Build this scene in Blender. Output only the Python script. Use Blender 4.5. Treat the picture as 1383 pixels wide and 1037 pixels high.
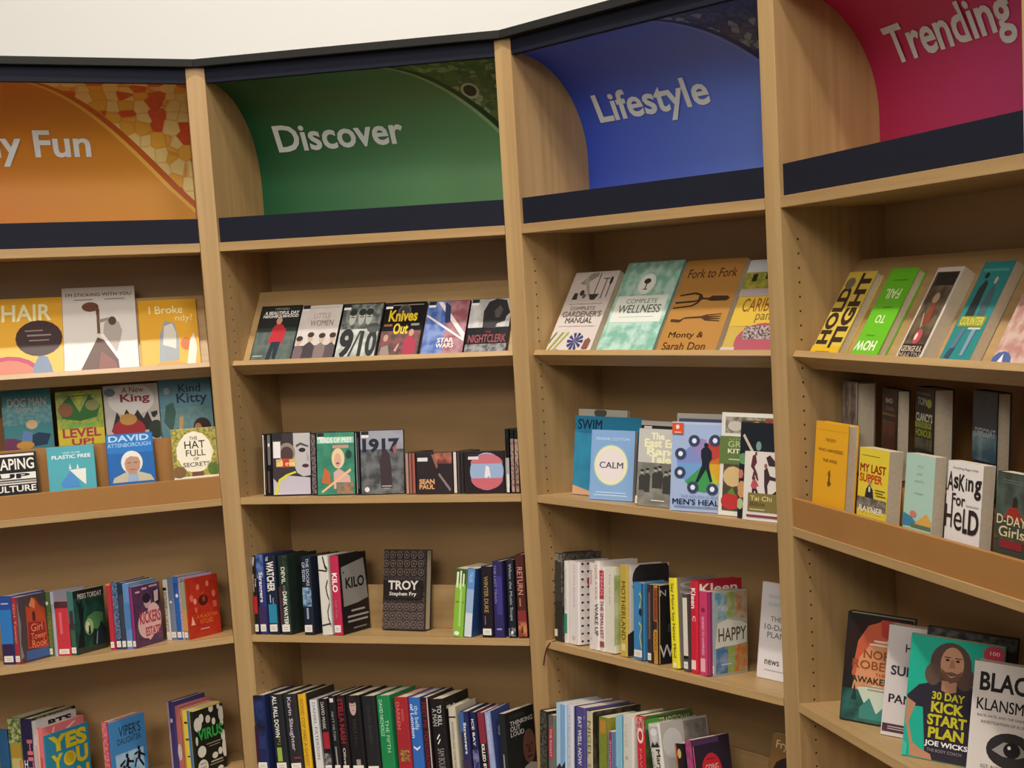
import bpy, bmesh, math, random
from math import sin, cos, pi, radians
from mathutils import Vector, Matrix
for o in list(bpy.data.objects): bpy.data.objects.remove(o)
SC = bpy.context.scene
COL = SC.collection
random.seed(7)
# ---------------------------------------------------------------- camera
cam = bpy.data.objects.new('camera', bpy.data.cameras.new('camera'))
COL.objects.link(cam)
F_PX, PX, PY = 1660.85, 204.358, 42.149          # focal length and principal point of the (cropped) photograph
cam.data.sensor_width = 36.0
cam.data.sensor_fit = 'HORIZONTAL'
cam.data.lens = 36.0 * F_PX / 1383.0
cam.data.shift_x = -PX / 1383.0
cam.data.shift_y = PY / 1383.0
cam.data.clip_start = 0.05
cam.matrix_world = Matrix.Translation((0, 0, 1.6)) @ Matrix.Rotation(pi/2 - 0.1042958, 4, 'X') @ Matrix.Rotation(-0.0477687, 4, 'Z')
SC.camera = cam
# ---------------------------------------------------------------- light and exposure
SC.view_settings.view_transform = 'Standard'
SC.view_settings.look = 'None'
SC.view_settings.exposure = -0.22
SC.view_settings.gamma = 1.0
SC.view_settings.use_curve_mapping = False
world = bpy.data.worlds.new('world'); SC.world = world; world.use_nodes = True
world.node_tree.nodes['Background'].inputs[0].default_value = (1.0, 0.94, 0.87, 1)
world.node_tree.nodes['Background'].inputs[1].default_value = 0.24
def area(name, loc, target, size, power, col=(1, 0.84, 0.64)):
    L = bpy.data.lights.new(name, 'AREA'); L.shape = 'SQUARE'; L.size = size; L.energy = power; L.color = col
    o = bpy.data.objects.new(name, L); COL.objects.link(o); o.location = loc
    o.rotation_euler = (Vector(target) - Vector(loc)).to_track_quat('-Z', 'Y').to_euler()
    return o
LAMP = (1, 0.93, 0.84)
area('ceiling_or_fill_lamp', (-1.32, 1.75, 5.85), (-1.2, 2.3, 0), 0.18, 190, LAMP)        # lamp over the middle of the curve
area('ceiling_or_fill_lamp', (-0.3, -0.3, 5.85), (-0.5, 2.6, 0.8), 0.6, 90, LAMP)         # lamps further out in the room, two added fills among them
area('ceiling_or_fill_lamp', (-4.0, -0.6, 5.85), (-1.5, 3.0, 1.0), 1.6, 70, LAMP)  # soft fill added from the left
area('ceiling_or_fill_lamp', (2.6, -1.2, 5.85), (0.0, 3.0, 1.0), 1.6, 240, LAMP)  # soft fill added from the right, mostly for the pink bay
area('ceiling_or_fill_lamp', (-1.2, -4.0, 5.85), (-0.8, 3.0, 0.8), 3.0, 390, LAMP)
area('ceiling_or_fill_lamp', (0.4, -9.0, 5.85), (-0.5, 3.0, 0.8), 4.0, 190, LAMP)
area('ceiling_or_fill_lamp', (-1.5, 4.7, 5.8), (-1.3, 6.2, 2.8), 1.8, 30, (1, 0.95, 0.9))  # unseen lamp added behind the cases to brighten the wall
# ---------------------------------------------------------------- materials
MATS = {}
def lin(c): return tuple(((v/12.92) if v <= .04045 else ((v+.055)/1.055)**2.4) for v in c)
def hexc(h):
    h = h.lstrip('#'); return lin(tuple(int(h[i:i+2], 16)/255 for i in (0, 2, 4))) + (1,)
def newmat(name):
    m = bpy.data.materials.new(name); m.use_nodes = True
    return m, m.node_tree, m.node_tree.nodes['Principled BSDF']
def paint(col, rough=0.42, spec=0.25):
    k = (col, rough, spec)
    if k not in MATS:
        m, nt, b = newmat('print_' + col.lstrip('#'))
        b.inputs['Base Color'].default_value = tuple(min(v*1.14, 0.86) for v in hexc(col)[:3]) + (1,)
        b.inputs['Roughness'].default_value = rough; b.inputs['Specular IOR Level'].default_value = spec
        MATS[k] = m
    return MATS[k]
def mottle(c1, c2, scale):
    k = (c1, c2, scale)
    if k not in MATS:
        m, nt, b = newmat('picture_' + c1.lstrip('#'))
        tc = nt.nodes.new('ShaderNodeTexCoord'); n = nt.nodes.new('ShaderNodeTexNoise'); r = nt.nodes.new('ShaderNodeValToRGB')
        n.inputs['Scale'].default_value = scale; n.inputs['Detail'].default_value = 3.0
        r.color_ramp.elements[0].position = 0.40; r.color_ramp.elements[1].position = 0.60
        r.color_ramp.elements[0].color = hexc(c1); r.color_ramp.elements[1].color = hexc(c2)
        nt.links.new(tc.outputs['Object'], n.inputs['Vector']); nt.links.new(n.outputs['Fac'], r.inputs['Fac'])
        nt.links.new(r.outputs['Color'], b.inputs['Base Color']); b.inputs['Roughness'].default_value = 0.38
        MATS[k] = m
    return MATS[k]
def wood(name, c1, c2, stretch, rough=0.42):
    m, nt, b = newmat(name)
    tc = nt.nodes.new('ShaderNodeTexCoord'); mp = nt.nodes.new('ShaderNodeMapping'); n = nt.nodes.new('ShaderNodeTexNoise')
    n2 = nt.nodes.new('ShaderNodeTexNoise'); mx = nt.nodes.new('ShaderNodeMath'); mx.operation = 'MULTIPLY_ADD'
    r = nt.nodes.new('ShaderNodeValToRGB')
    mp.inputs['Scale'].default_value = stretch
    n.inputs['Scale'].default_value = 1.0; n.inputs['Detail'].default_value = 4.0
    n2.inputs['Scale'].default_value = 0.24; n2.inputs['Detail'].default_value = 2.0
    mx.inputs[1].default_value = 0.5
    L = nt.links.new
    L(tc.outputs['Object'], mp.inputs['Vector']); L(mp.outputs['Vector'], n.inputs['Vector']); L(mp.outputs['Vector'], n2.inputs['Vector'])
    ad = nt.nodes.new('ShaderNodeMath'); ad.operation = 'MULTIPLY'; ad.inputs[1].default_value = 0.5
    L(n2.outputs['Fac'], ad.inputs[0]); L(n.outputs['Fac'], mx.inputs[0]); L(ad.outputs[0], mx.inputs[2])
    r.color_ramp.elements[0].position = 0.36; r.color_ramp.elements[1].position = 0.62
    r.color_ramp.elements[0].color = hexc(c1); r.color_ramp.elements[1].color = hexc(c2)
    L(mx.outputs[0], r.inputs['Fac']); L(r.outputs['Color'], b.inputs['Base Color'])
    b.inputs['Roughness'].default_value = rough
    return m
WOOD_V = wood('oak_laminate_upright_grain', '#a68558', '#b69667', (60, 60, 2.2))
WOOD_H = wood('oak_laminate_level_grain', '#a68558', '#b69667', (2.2, 60, 60))
WOOD_B = wood('oak_laminate_back', '#a28156', '#b29064', (2.0, 30, 14))
MDF = wood('brown_board', '#a0703a', '#a67640', (9, 9, 9), 0.5)
NAVY = paint('#191b27', 0.7, 0.15)
CAPM = paint('#242423', 0.7, 0.2)
HOLE = paint('#2e2216', 0.8)
PAGE = wood('page_edges', '#c8b9a2', '#d2c4ae', (3, 500, 500), 0.8)
# ---------------------------------------------------------------- mesh helpers
def empty(name, M, parent=None):
    o = bpy.data.objects.new(name, None); COL.objects.link(o); o.empty_display_size = 0.05
    if parent: o.parent = parent
    o.matrix_local = M
    return o
def mesh_obj(name, verts, faces, mats, parent=None, idx=None, M=None):
    me = bpy.data.meshes.new(name); me.from_pydata(verts, [], faces)
    for m in mats: me.materials.append(m)
    if idx: me.polygons.foreach_set('material_index', idx)
    me.update()
    o = bpy.data.objects.new(name, me); COL.objects.link(o)
    if parent: o.parent = parent
    if M is not None: o.matrix_local = M
    return o
def tag(o, label, cat, group=None, kind=None):
    if label: o['label'] = label
    if cat: o['category'] = cat
    if group: o['group'] = group
    if kind: o['kind'] = kind
    return o
def bevel(o, w, seg=2):
    b = o.modifiers.new('bevel', 'BEVEL'); b.width = w; b.segments = seg; b.limit_method = 'ANGLE'
    return o
BOXF = [(0,3,2,1),(4,5,6,7),(0,1,5,4),(1,2,6,5),(2,3,7,6),(3,0,4,7)]
def box(name, p0, p1, mat, parent, M=None, bev=0.0008):
    (a,b,c),(d,e,f) = p0, p1
    v = [(a,b,c),(d,b,c),(d,e,c),(a,e,c),(a,b,f),(d,b,f),(d,e,f),(a,e,f)]
    o = mesh_obj(name, v, BOXF, [mat], parent, M=M)
    if bev: bevel(o, bev)
    return o
def prism(name, poly, z0, z1, mat, parent=None, bev=0.0015):
    n = len(poly); v = [(x,y,z0) for x,y in poly] + [(x,y,z1) for x,y in poly]
    f = [tuple(range(n-1,-1,-1)), tuple(range(n,2*n))] + [(i,(i+1)%n,n+(i+1)%n,n+i) for i in range(n)]
    o = mesh_obj(name, v, f, [mat], parent)
    if bev: bevel(o, bev)
    return o
TXT = {}
def text_mesh(s, bold=0.0):
    k = (s, bold)
    if k not in TXT:
        c = bpy.data.curves.new('lettering', 'FONT'); c.body = s; c.resolution_u = 3; c.offset = 0.0 if 'M' in s else bold; c.fill_mode = 'FRONT' if hasattr(c, 'fill_mode') else 'BOTH'
        o = bpy.data.objects.new('lettering', c); me = o.to_mesh()
        vs = [(v.co.x, v.co.y) for v in me.vertices]; fs = [tuple(p.vertices) for p in me.polygons]
        o.to_mesh_clear(); bpy.data.objects.remove(o); bpy.data.curves.remove(c)
        if 'M' in s and bold > 0:      # the outline offset breaks on this glyph: thicken by overlapping shifted copies
            n = len(vs); base, bf = vs, fs; vs, fs = [], []
            for j, (ax, ay) in enumerate(((-1,-.5),(1,-.5),(-1,.5),(1,.5))):
                vs += [(x+ax*bold, y+ay*bold) for x, y in base]; fs += [tuple(i+j*n for i in f) for f in bf]
        x0 = min(v[0] for v in vs); x1 = max(v[0] for v in vs); y0 = min(v[1] for v in vs); y1 = max(v[1] for v in vs)
        TXT[k] = ([((x-x0)/(x1-x0), (y-y0)/(y1-y0)) for x, y in vs], fs, (x1-x0)/(y1-y0))
    return TXT[k]
# printed artwork: every op is a flat ink shape on the cover, in cover fractions (u to the right, v up)
def R(x0,y0,x1,y1,c): return ('P', [(x0,y0),(x1,y0),(x1,y1),(x0,y1)], c)
def E(x,y,rx,ry,c,n=20): return ('P', [(x+rx*cos(2*pi*i/n), y+ry*sin(2*pi*i/n)) for i in range(n)], c)
def P(c, *a): return ('P', [(a[i],a[i+1]) for i in range(0,len(a),2)], c)
def T(s,x0,y0,x1,y1,c,rot=0,bold=0.006): return ('T', s, x0,y0,x1,y1,c,rot,bold)
def N(x0,y0,x1,y1,c1,c2,sc=60): return ('N', x0,y0,x1,y1,c1,c2,sc)
def print_mesh(name, ops, mapf, parent):
    V, Fc, I, ms = [], [], [], []
    def mi(m):
        if m not in ms: ms.append(m)
        return ms.index(m)
    off = 0.00025
    cl = lambda v: min(max(v, 0.004), 0.996)
    for op in ops:
        b = len(V)
        if op[0] == 'P':
            pts = [(cl(x), cl(y)) for x, y in op[1]]
            V += [mapf(x,y,off) for x,y in pts]; Fc.append(tuple(range(b, b+len(pts)))); I.append(mi(paint(op[2])))
        elif op[0] == 'N':
            _,x0,y0,x1,y1,c1,c2,sc = op
            V += [mapf(cl(x),cl(y),off) for x,y in ((x0,y0),(x1,y0),(x1,y1),(x0,y1))]; Fc.append((b,b+1,b+2,b+3)); I.append(mi(mottle(c1,c2,sc)))
        else:
            _,s,x0,y0,x1,y1,c,rot,bold = op
            vs, fs, asp = text_mesh(s, bold); k = mi(paint(c))
            for x,y in vs:
                if rot == -90: x, y = y, 1-x
                elif rot == 90: x, y = 1-y, x
                elif rot == 180: x, y = 1-x, 1-y
                V.append(mapf(cl(x0+x*(x1-x0)), cl(y0+y*(y1-y0)), off))
            for f in fs: Fc.append(tuple(i+b for i in f)); I.append(k)
        off += 0.00009
    o = mesh_obj(name, V, Fc, ms, parent, I)
    bm = bmesh.new(); bm.from_mesh(o.data); bmesh.ops.triangulate(bm, faces=[f for f in bm.faces if len(f.verts) > 4]); bm.to_mesh(o.data); bm.free()
    return o
# ---------------------------------------------------------------- bookcase
W_UP, DEPTH, Z_TOP = 0.0541, 0.285, 2.304
BAY = {'A': ((-2.1975, 3.3886), 0.3642, 0.9), 'B': ((-1.3026, 3.7133), -0.2131, 0.9),
       'C': ((-0.375, 3.4979), -0.7501, 0.8683), 'D': ((0.2914, 2.8618), -1.1641, 0.8397)}
ROW = {3: 1.0206, 4: 0.591, 5: 0.1616}
def bay_matrix(b):
    (x, y), a, w = BAY[b]
    return Matrix.Translation((x, y, 0)) @ Matrix.Rotation(a, 4, 'Z')
def bay_pt(b, s, d):
    v = bay_matrix(b) @ Vector((s, d, 0)); return (v.x, v.y)
# room shell
wall = mesh_obj('wall_back', [(-9,6.2,0),(9,6.2,0),(9,6.2,6.0),(-9,6.2,6.0),(-9,6.3,0),(9,6.3,0),(9,6.3,6.0),(-9,6.3,6.0)],
                [(0,1,2,3),(5,4,7,6),(3,2,6,7),(4,5,1,0),(1,5,6,2),(4,0,3,7)], [paint('#efe9de', 0.8)])
tag(wall, 'plain cream wall behind and above the bookcases', None, kind='structure')
fl = box('floor', (-9,-13,-0.05), (9,6.2,0), wood('carpet', '#5b5148', '#6b6055', (70,70,70), 0.95), None, bev=0)
tag(fl, 'brown carpeted library floor under the bookcases', None, kind='structure')
ce = box('ceiling', (-9,-13,6.0), (9,6.2,6.05), paint('#efe8da', 0.85), None, bev=0)
tag(ce, 'cream ceiling above the bookcases', None, kind='structure')
# uprights
def upright(left, right, label, last=None):
    if left and right:
        wl = BAY[left][2]
        poly = [bay_pt(left, wl, 0), bay_pt(right, 0, 0), bay_pt(right, 0, DEPTH), bay_pt(left, wl, DEPTH)]
    elif left:
        wl = BAY[left][2]; poly = [bay_pt(left, wl, 0), bay_pt(left, wl+W_UP, 0), bay_pt(left, wl+W_UP, DEPTH), bay_pt(left, wl, DEPTH)]
    else:
        poly = [bay_pt(right, -W_UP, 0), bay_pt(right, 0, 0), bay_pt(right, 0, DEPTH), bay_pt(right, -W_UP, DEPTH)]
    cx = sum(p[0] for p in poly)/4; cy = sum(p[1] for p in poly)/4
    o = prism('bookcase_upright', [(x-cx, y-cy) for x, y in poly], 0, Z_TOP, WOOD_V)
    o.location = (cx, cy, 0)
    tag(o, label, 'upright', 'oak uprights between the bookcase bays')
    if left and right:      # drilled holes for the shelf pins, along the front of the right-hand face
        me = bpy.data.meshes.new('peg_hole'); me.from_pydata([(0, 0.0027*cos(j*pi/4), 0.0027*sin(j*pi/4)) for j in range(8)], [], [tuple(range(8))]); me.materials.append(HOLE)
        M = Matrix.Translation((-cx, -cy, 0)) @ bay_matrix(right)
        for i in range(44):
            h = bpy.data.objects.new('peg_hole', me); COL.objects.link(h); h.parent = o
            h.matrix_local = M @ Matrix.Translation((0.0004, 0.0435, 0.25 + 0.0334*i + 0.0082))
    return o
upright(None, 'A', 'far left oak upright closing the end of the orange bay')
upright('A', 'B', 'oak upright between the orange sign and the green sign')
upright('B', 'C', 'oak upright between the green sign and the blue sign')
upright('C', 'D', 'oak upright between the blue sign and the pink sign')
upright('D', None, 'oak upright at the right end of the pink bay')
# signs: a coved panel, s across and a along the cove
def cove(a):            # a: 0 at the bottom edge, 1 at the top front edge
    Ls, n = 0.19, 0.40; tot = Ls + n
    q = a*tot
    if q < Ls: return 0.276, 1.79 + q
    th = (q-Ls)/n*pi/2
    return 0.276 - 0.256*(1-cos(th)), 1.98 + 0.285*sin(th)
def cove_off(a, off):
    d0, z0 = cove(max(a-0.004, 0)); d1, z1 = cove(min(a+0.004, 1)); t = Vector((d1-d0, z1-z0)).normalized()
    d, z = cove(a); return d - t.y*off, z + t.x*off
def sign_material(name, left, right, bottom, band, tex1, tex2, tex3, cx, cy, rad, cell, edge=0.7, grain=0.45, rnd=1.0, spot=None):
    m, nt, b = newmat(name); L = nt.links.new; nd = nt.nodes.new
    uv = nd('ShaderNodeUVMap'); sp = nd('ShaderNodeSeparateXYZ'); L(uv.outputs[0], sp.inputs[0])
    def mixc(f, a, c):
        x = nd('ShaderNodeMix'); x.data_type = 'RGBA'
        if isinstance(f, float): x.inputs[0].default_value = f
        else: L(f, x.inputs[0])
        for i, k in ((6, a), (7, c)):
            if isinstance(k, str): x.inputs[i].default_value = hexc(k)
            else: L(k, x.inputs[i])
        return x.outputs[2]
    def mth(op, a, c=None):
        x = nd('ShaderNodeMath'); x.operation = op
        for i, k in ((0, a), (1, c)):
            if k is None: continue
            if isinstance(k, (int, float)): x.inputs[i].default_value = k
            else: L(k, x.inputs[i])
        return x.outputs[0]
    g = mixc(sp.outputs[0], left, right)
    dx = mth('SUBTRACT', sp.outputs[0], cx); dy = mth('SUBTRACT', sp.outputs[1], cy)
    dist = mth('ADD', mth('MULTIPLY', dx, 0.85), mth('MULTIPLY', dy, 0.527))
    outer = mth('GREATER_THAN', dist, rad); inner = mth('GREATER_THAN', dist, rad-0.022); i2 = mth('GREATER_THAN', dist, rad-0.036)
    sc = nd('ShaderNodeVectorMath'); sc.operation = 'MULTIPLY'; sc.inputs[1].default_value = (1.5, 1, 1); L(uv.outputs[0], sc.inputs[0])
    vo = nd('ShaderNodeTexVoronoi'); vo.inputs['Scale'].default_value = cell; vo.inputs['Randomness'].default_value = rnd; L(sc.outputs[0], vo.inputs['Vector'])
    vd = nd('ShaderNodeTexVoronoi'); vd.feature = 'DISTANCE_TO_EDGE'; vd.inputs['Scale'].default_value = cell; vd.inputs['Randomness'].default_value = rnd; L(sc.outputs[0], vd.inputs['Vector'])
    no = nd('ShaderNodeTexNoise'); no.inputs['Scale'].default_value = cell*2.2; no.inputs['Detail'].default_value = 5; L(sc.outputs[0], no.inputs['Vector'])
    sv = nd('ShaderNodeSeparateColor'); L(vo.outputs['Color'], sv.inputs[0])
    t = mixc(mth('GREATER_THAN', sv.outputs[0], 0.45), tex1, tex2)
    t = mixc(mth('GREATER_THAN', sv.outputs[1], 0.78), t, tex3)
    t = mixc(mth('MULTIPLY', mth('LESS_THAN', vd.outputs['Distance'], 0.06), edge), t, band)
    t = mixc(mth('MULTIPLY', mth('GREATER_THAN', no.outputs['Fac'], 0.56), grain), t, tex1)
    if spot:            # a pale ringed dark disc in the printed corner picture
        ex = mth('MULTIPLY', mth('SUBTRACT', sp.outputs[0], spot[0]), 1.55); ey = mth('SUBTRACT', sp.outputs[1], spot[1])
        r = mth('SQRT', mth('ADD', mth('MULTIPLY', ex, ex), mth('MULTIPLY', ey, ey)))
        t = mixc(mth('LESS_THAN', r, spot[2]*1.4), t, '#a9b59c'); t = mixc(mth('LESS_THAN', r, spot[2]), t, '#1a2418')
    g = mixc(i2, g, bottom); g = mixc(inner, g, band); g = mixc(outer, g, t)
    L(g, b.inputs['Base Color']); b.inputs['Roughness'].default_value = 0.42
    return m
SIGN = {
 'A': ('Family Fun', sign_material('orange_sign_print', '#bf6a1e', '#c88c2c', '#dcae48', '#b4571f', '#d9a63c', '#dfca86', '#c8492a', 0, 0, 0.985, 15, 0.3, 0.08, 0.55)),
 'B': ('Discover', sign_material('green_sign_print', '#08502f', '#629262', '#88ab7c', '#1d3a20', '#5c7840', '#49663a', '#93a37c', 0, 0, 1.055, 30, 0.35, 0.6, 1.0, (0.84, 0.712, 0.034))),
 'C': ('Lifestyle', sign_material('blue_sign_print', '#2f50cc', '#708ce2', '#708ce2', '#1c2760', '#4c5878', '#39456c', '#9099a8', 0, 0, 1.028, 26)),
 'D': ('Trending', sign_material('pink_sign_print', '#bb1c56', '#d04c92', '#d04c92', '#7d1436', '#a8456a', '#98375c', '#c58aa0', 0, 0, 1.028, 26))}
LETTER = paint('#cbd4d8', 0.45)
SIGNTXT = {'A': (0.14, 0.614, 0.432, 0.607), 'B': (0.08, 0.507, 0.470, 0.607), 'C': (0.08, 0.502, 0.434, 0.607), 'D': (0.098, 0.515, 0.430, 0.610)}
BAYLAB = {'A': ('tall oak bookcase bay under the orange sign with children\'s books', 4), 'B': ('tall oak bookcase bay under the green Discover sign', 4),
          'C': ('tall oak bookcase bay under the blue Lifestyle sign', 4), 'D': ('tall oak bookcase bay under the pink Trending sign', 4)}
SLOPE = {('B',3):5,('C',3):5,('A',4):7,('B',4):7,('C',4):7,('D',4):7,('A',5):7,('B',5):7,('C',5):7,('D',5):7}
def mid(b, side, d):    # plan point on the mitre line between two bays
    w = BAY[b][2]; s = 0 if side < 0 else w
    order = 'ABCD'; j = order.index(b) + side
    p = Vector(bay_pt(b, s, d))
    if 0 <= j < 4:
        o = order[j]; q = Vector(bay_pt(o, BAY[o][2] if side < 0 else 0, d)); m = (p+q)/2
    else: m = Vector(bay_pt(b, s + side*W_UP, d))
    r = bay_matrix(b).inverted() @ Vector((m.x, m.y, 0)); return (r.x, r.y)
for b in 'ABCD':
    w = BAY[b][2]
    root = empty('bookcase_bay', bay_matrix(b)); tag(root, BAYLAB[b][0], 'bookcase', 'curved run of library bookcase bays')
    e = 0.0008
    box('back_panel', (-0.02, DEPTH+0.0005, 0.09), (w+0.02, DEPTH+0.0105, 2.30), WOOD_B, root)
    box('plinth', (e, 0.03, 0), (w-e, 0.05, 0.09), WOOD_H, root)
    # tops
    poly = [mid(b,-1,-0.012), mid(b,1,-0.012), mid(b,1,DEPTH+0.012), mid(b,-1,DEPTH+0.012)]
    prism('top_cap', poly, Z_TOP+0.0005, 2.327, CAPM, root)
    box('upper_fascia', (e, 0.001, 2.2593), (w-e, 0.019, 2.3035), NAVY, root)
    box('lower_fascia', (e, 0.010, 1.7932), (w-e, 0.026, 1.866), NAVY, root)
    box('shelf', (e, 0.0005, 1.7665), (w-e, DEPTH-0.005, 1.7928), WOOD_H, root)
    # sign
    ns, na = 24, 40; V, U = [], []
    for j in range(na+1):
        for i in range(ns+1):
            a = j/na; d, z = cove(a); V.append((e + (w-2*e)*i/ns, d, z)); U.append((i/ns, a))
    n0 = len(V)
    for j in range(na+1):
        for i in range(ns+1):
            d, z = cove_off(j/na, -0.004); V.append((e + (w-2*e)*i/ns, d, z)); U.append((i/ns, j/na))
    Fc = []
    q = lambda i, j, o=0: o + j*(ns+1)+i
    for j in range(na):
        for i in range(ns):
            Fc.append((q(i,j), q(i+1,j), q(i+1,j+1), q(i,j+1))); Fc.append((q(i,j,n0), q(i,j+1,n0), q(i+1,j+1,n0), q(i+1,j,n0)))
    for i in range(ns):
        Fc.append((q(i,0,n0), q(i+1,0,n0), q(i+1,0), q(i,0))); Fc.append((q(i,na), q(i+1,na), q(i+1,na,n0), q(i,na,n0)))
    sg = mesh_obj('sign_panel', V, Fc, [SIGN[b][1]], root)
    uvl = sg.data.uv_layers.new(name='uv')
    for l in sg.data.loops: uvl.data[l.index].uv = U[l.vertex_index]
    for p in sg.data.polygons: p.use_smooth = True
    s0, s1, a0, a1 = SIGNTXT[b]
    vs, fs, asp = text_mesh(SIGN[b][0], 0.022)
    LV = []
    for x, y in vs:
        d, z = cove_off(a0 + y*(a1-a0), 0.0022); LV.append((s0 + x*(s1-s0), d, z))
    mesh_obj('sign_lettering', LV, fs, [LETTER], sg)
    tag(sg, 'coved coloured sign panel', None)
    # sloping display shelf: a short ledge and a leaning board
    A = radians(32.4); MD = Matrix.Translation((0, 0.0658, 1.4118)) @ Matrix.Rotation(-A, 4, 'X')
    box('display_ledge', (e, -0.0475, -0.0165), (w-e, 0.015, 0.0), WOOD_H, root, MD)
    box('display_board', (e, 0.0003, 0.0003), (w-e, 0.013, 0.272), WOOD_H, root, MD)
    # adjustable shelves
    for r in (3, 4, 5):
        g = radians(SLOPE.get((b, r), 0)); MS = Matrix.Translation((0, 0, ROW[r])) @ Matrix.Rotation(-g, 4, 'X')
        box('shelf', (e, -0.10 if (r == 5 and b in 'BC') else 0.0005, -0.0212), (w-e, 0.279, 0.0), WOOD_H, root, MS)
        if (b, r) in (('B', 4), ('C', 5)):
            box('book_stop', (e, 0.172, 0.0004), (w-e, 0.184, 0.135 if r == 4 else 0.19), WOOD_H, root, MS)
    if b in 'AD':       # two-step insert on the middle shelf
        z = ROW[3]
        box('front_lip', (e, 0.004, z), (w-e, 0.016, z+0.069), MDF, root)
        rd = 0.105 if b == 'A' else 0.080
        box('riser_board', (e, rd, z), (w-e, rd+0.012, 1.210 if b == 'A' else 1.138), MDF, root)
        box('step_board', (e, (rd+0.0122 if b == 'A' else rd), 1.1382), (w-e, 0.235, 1.1495), MDF, root)
        box('insert_back', (e, 0.2352, z), (w-e, 0.247, 1.37 if b == 'D' else 1.30), MDF, root)
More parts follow.
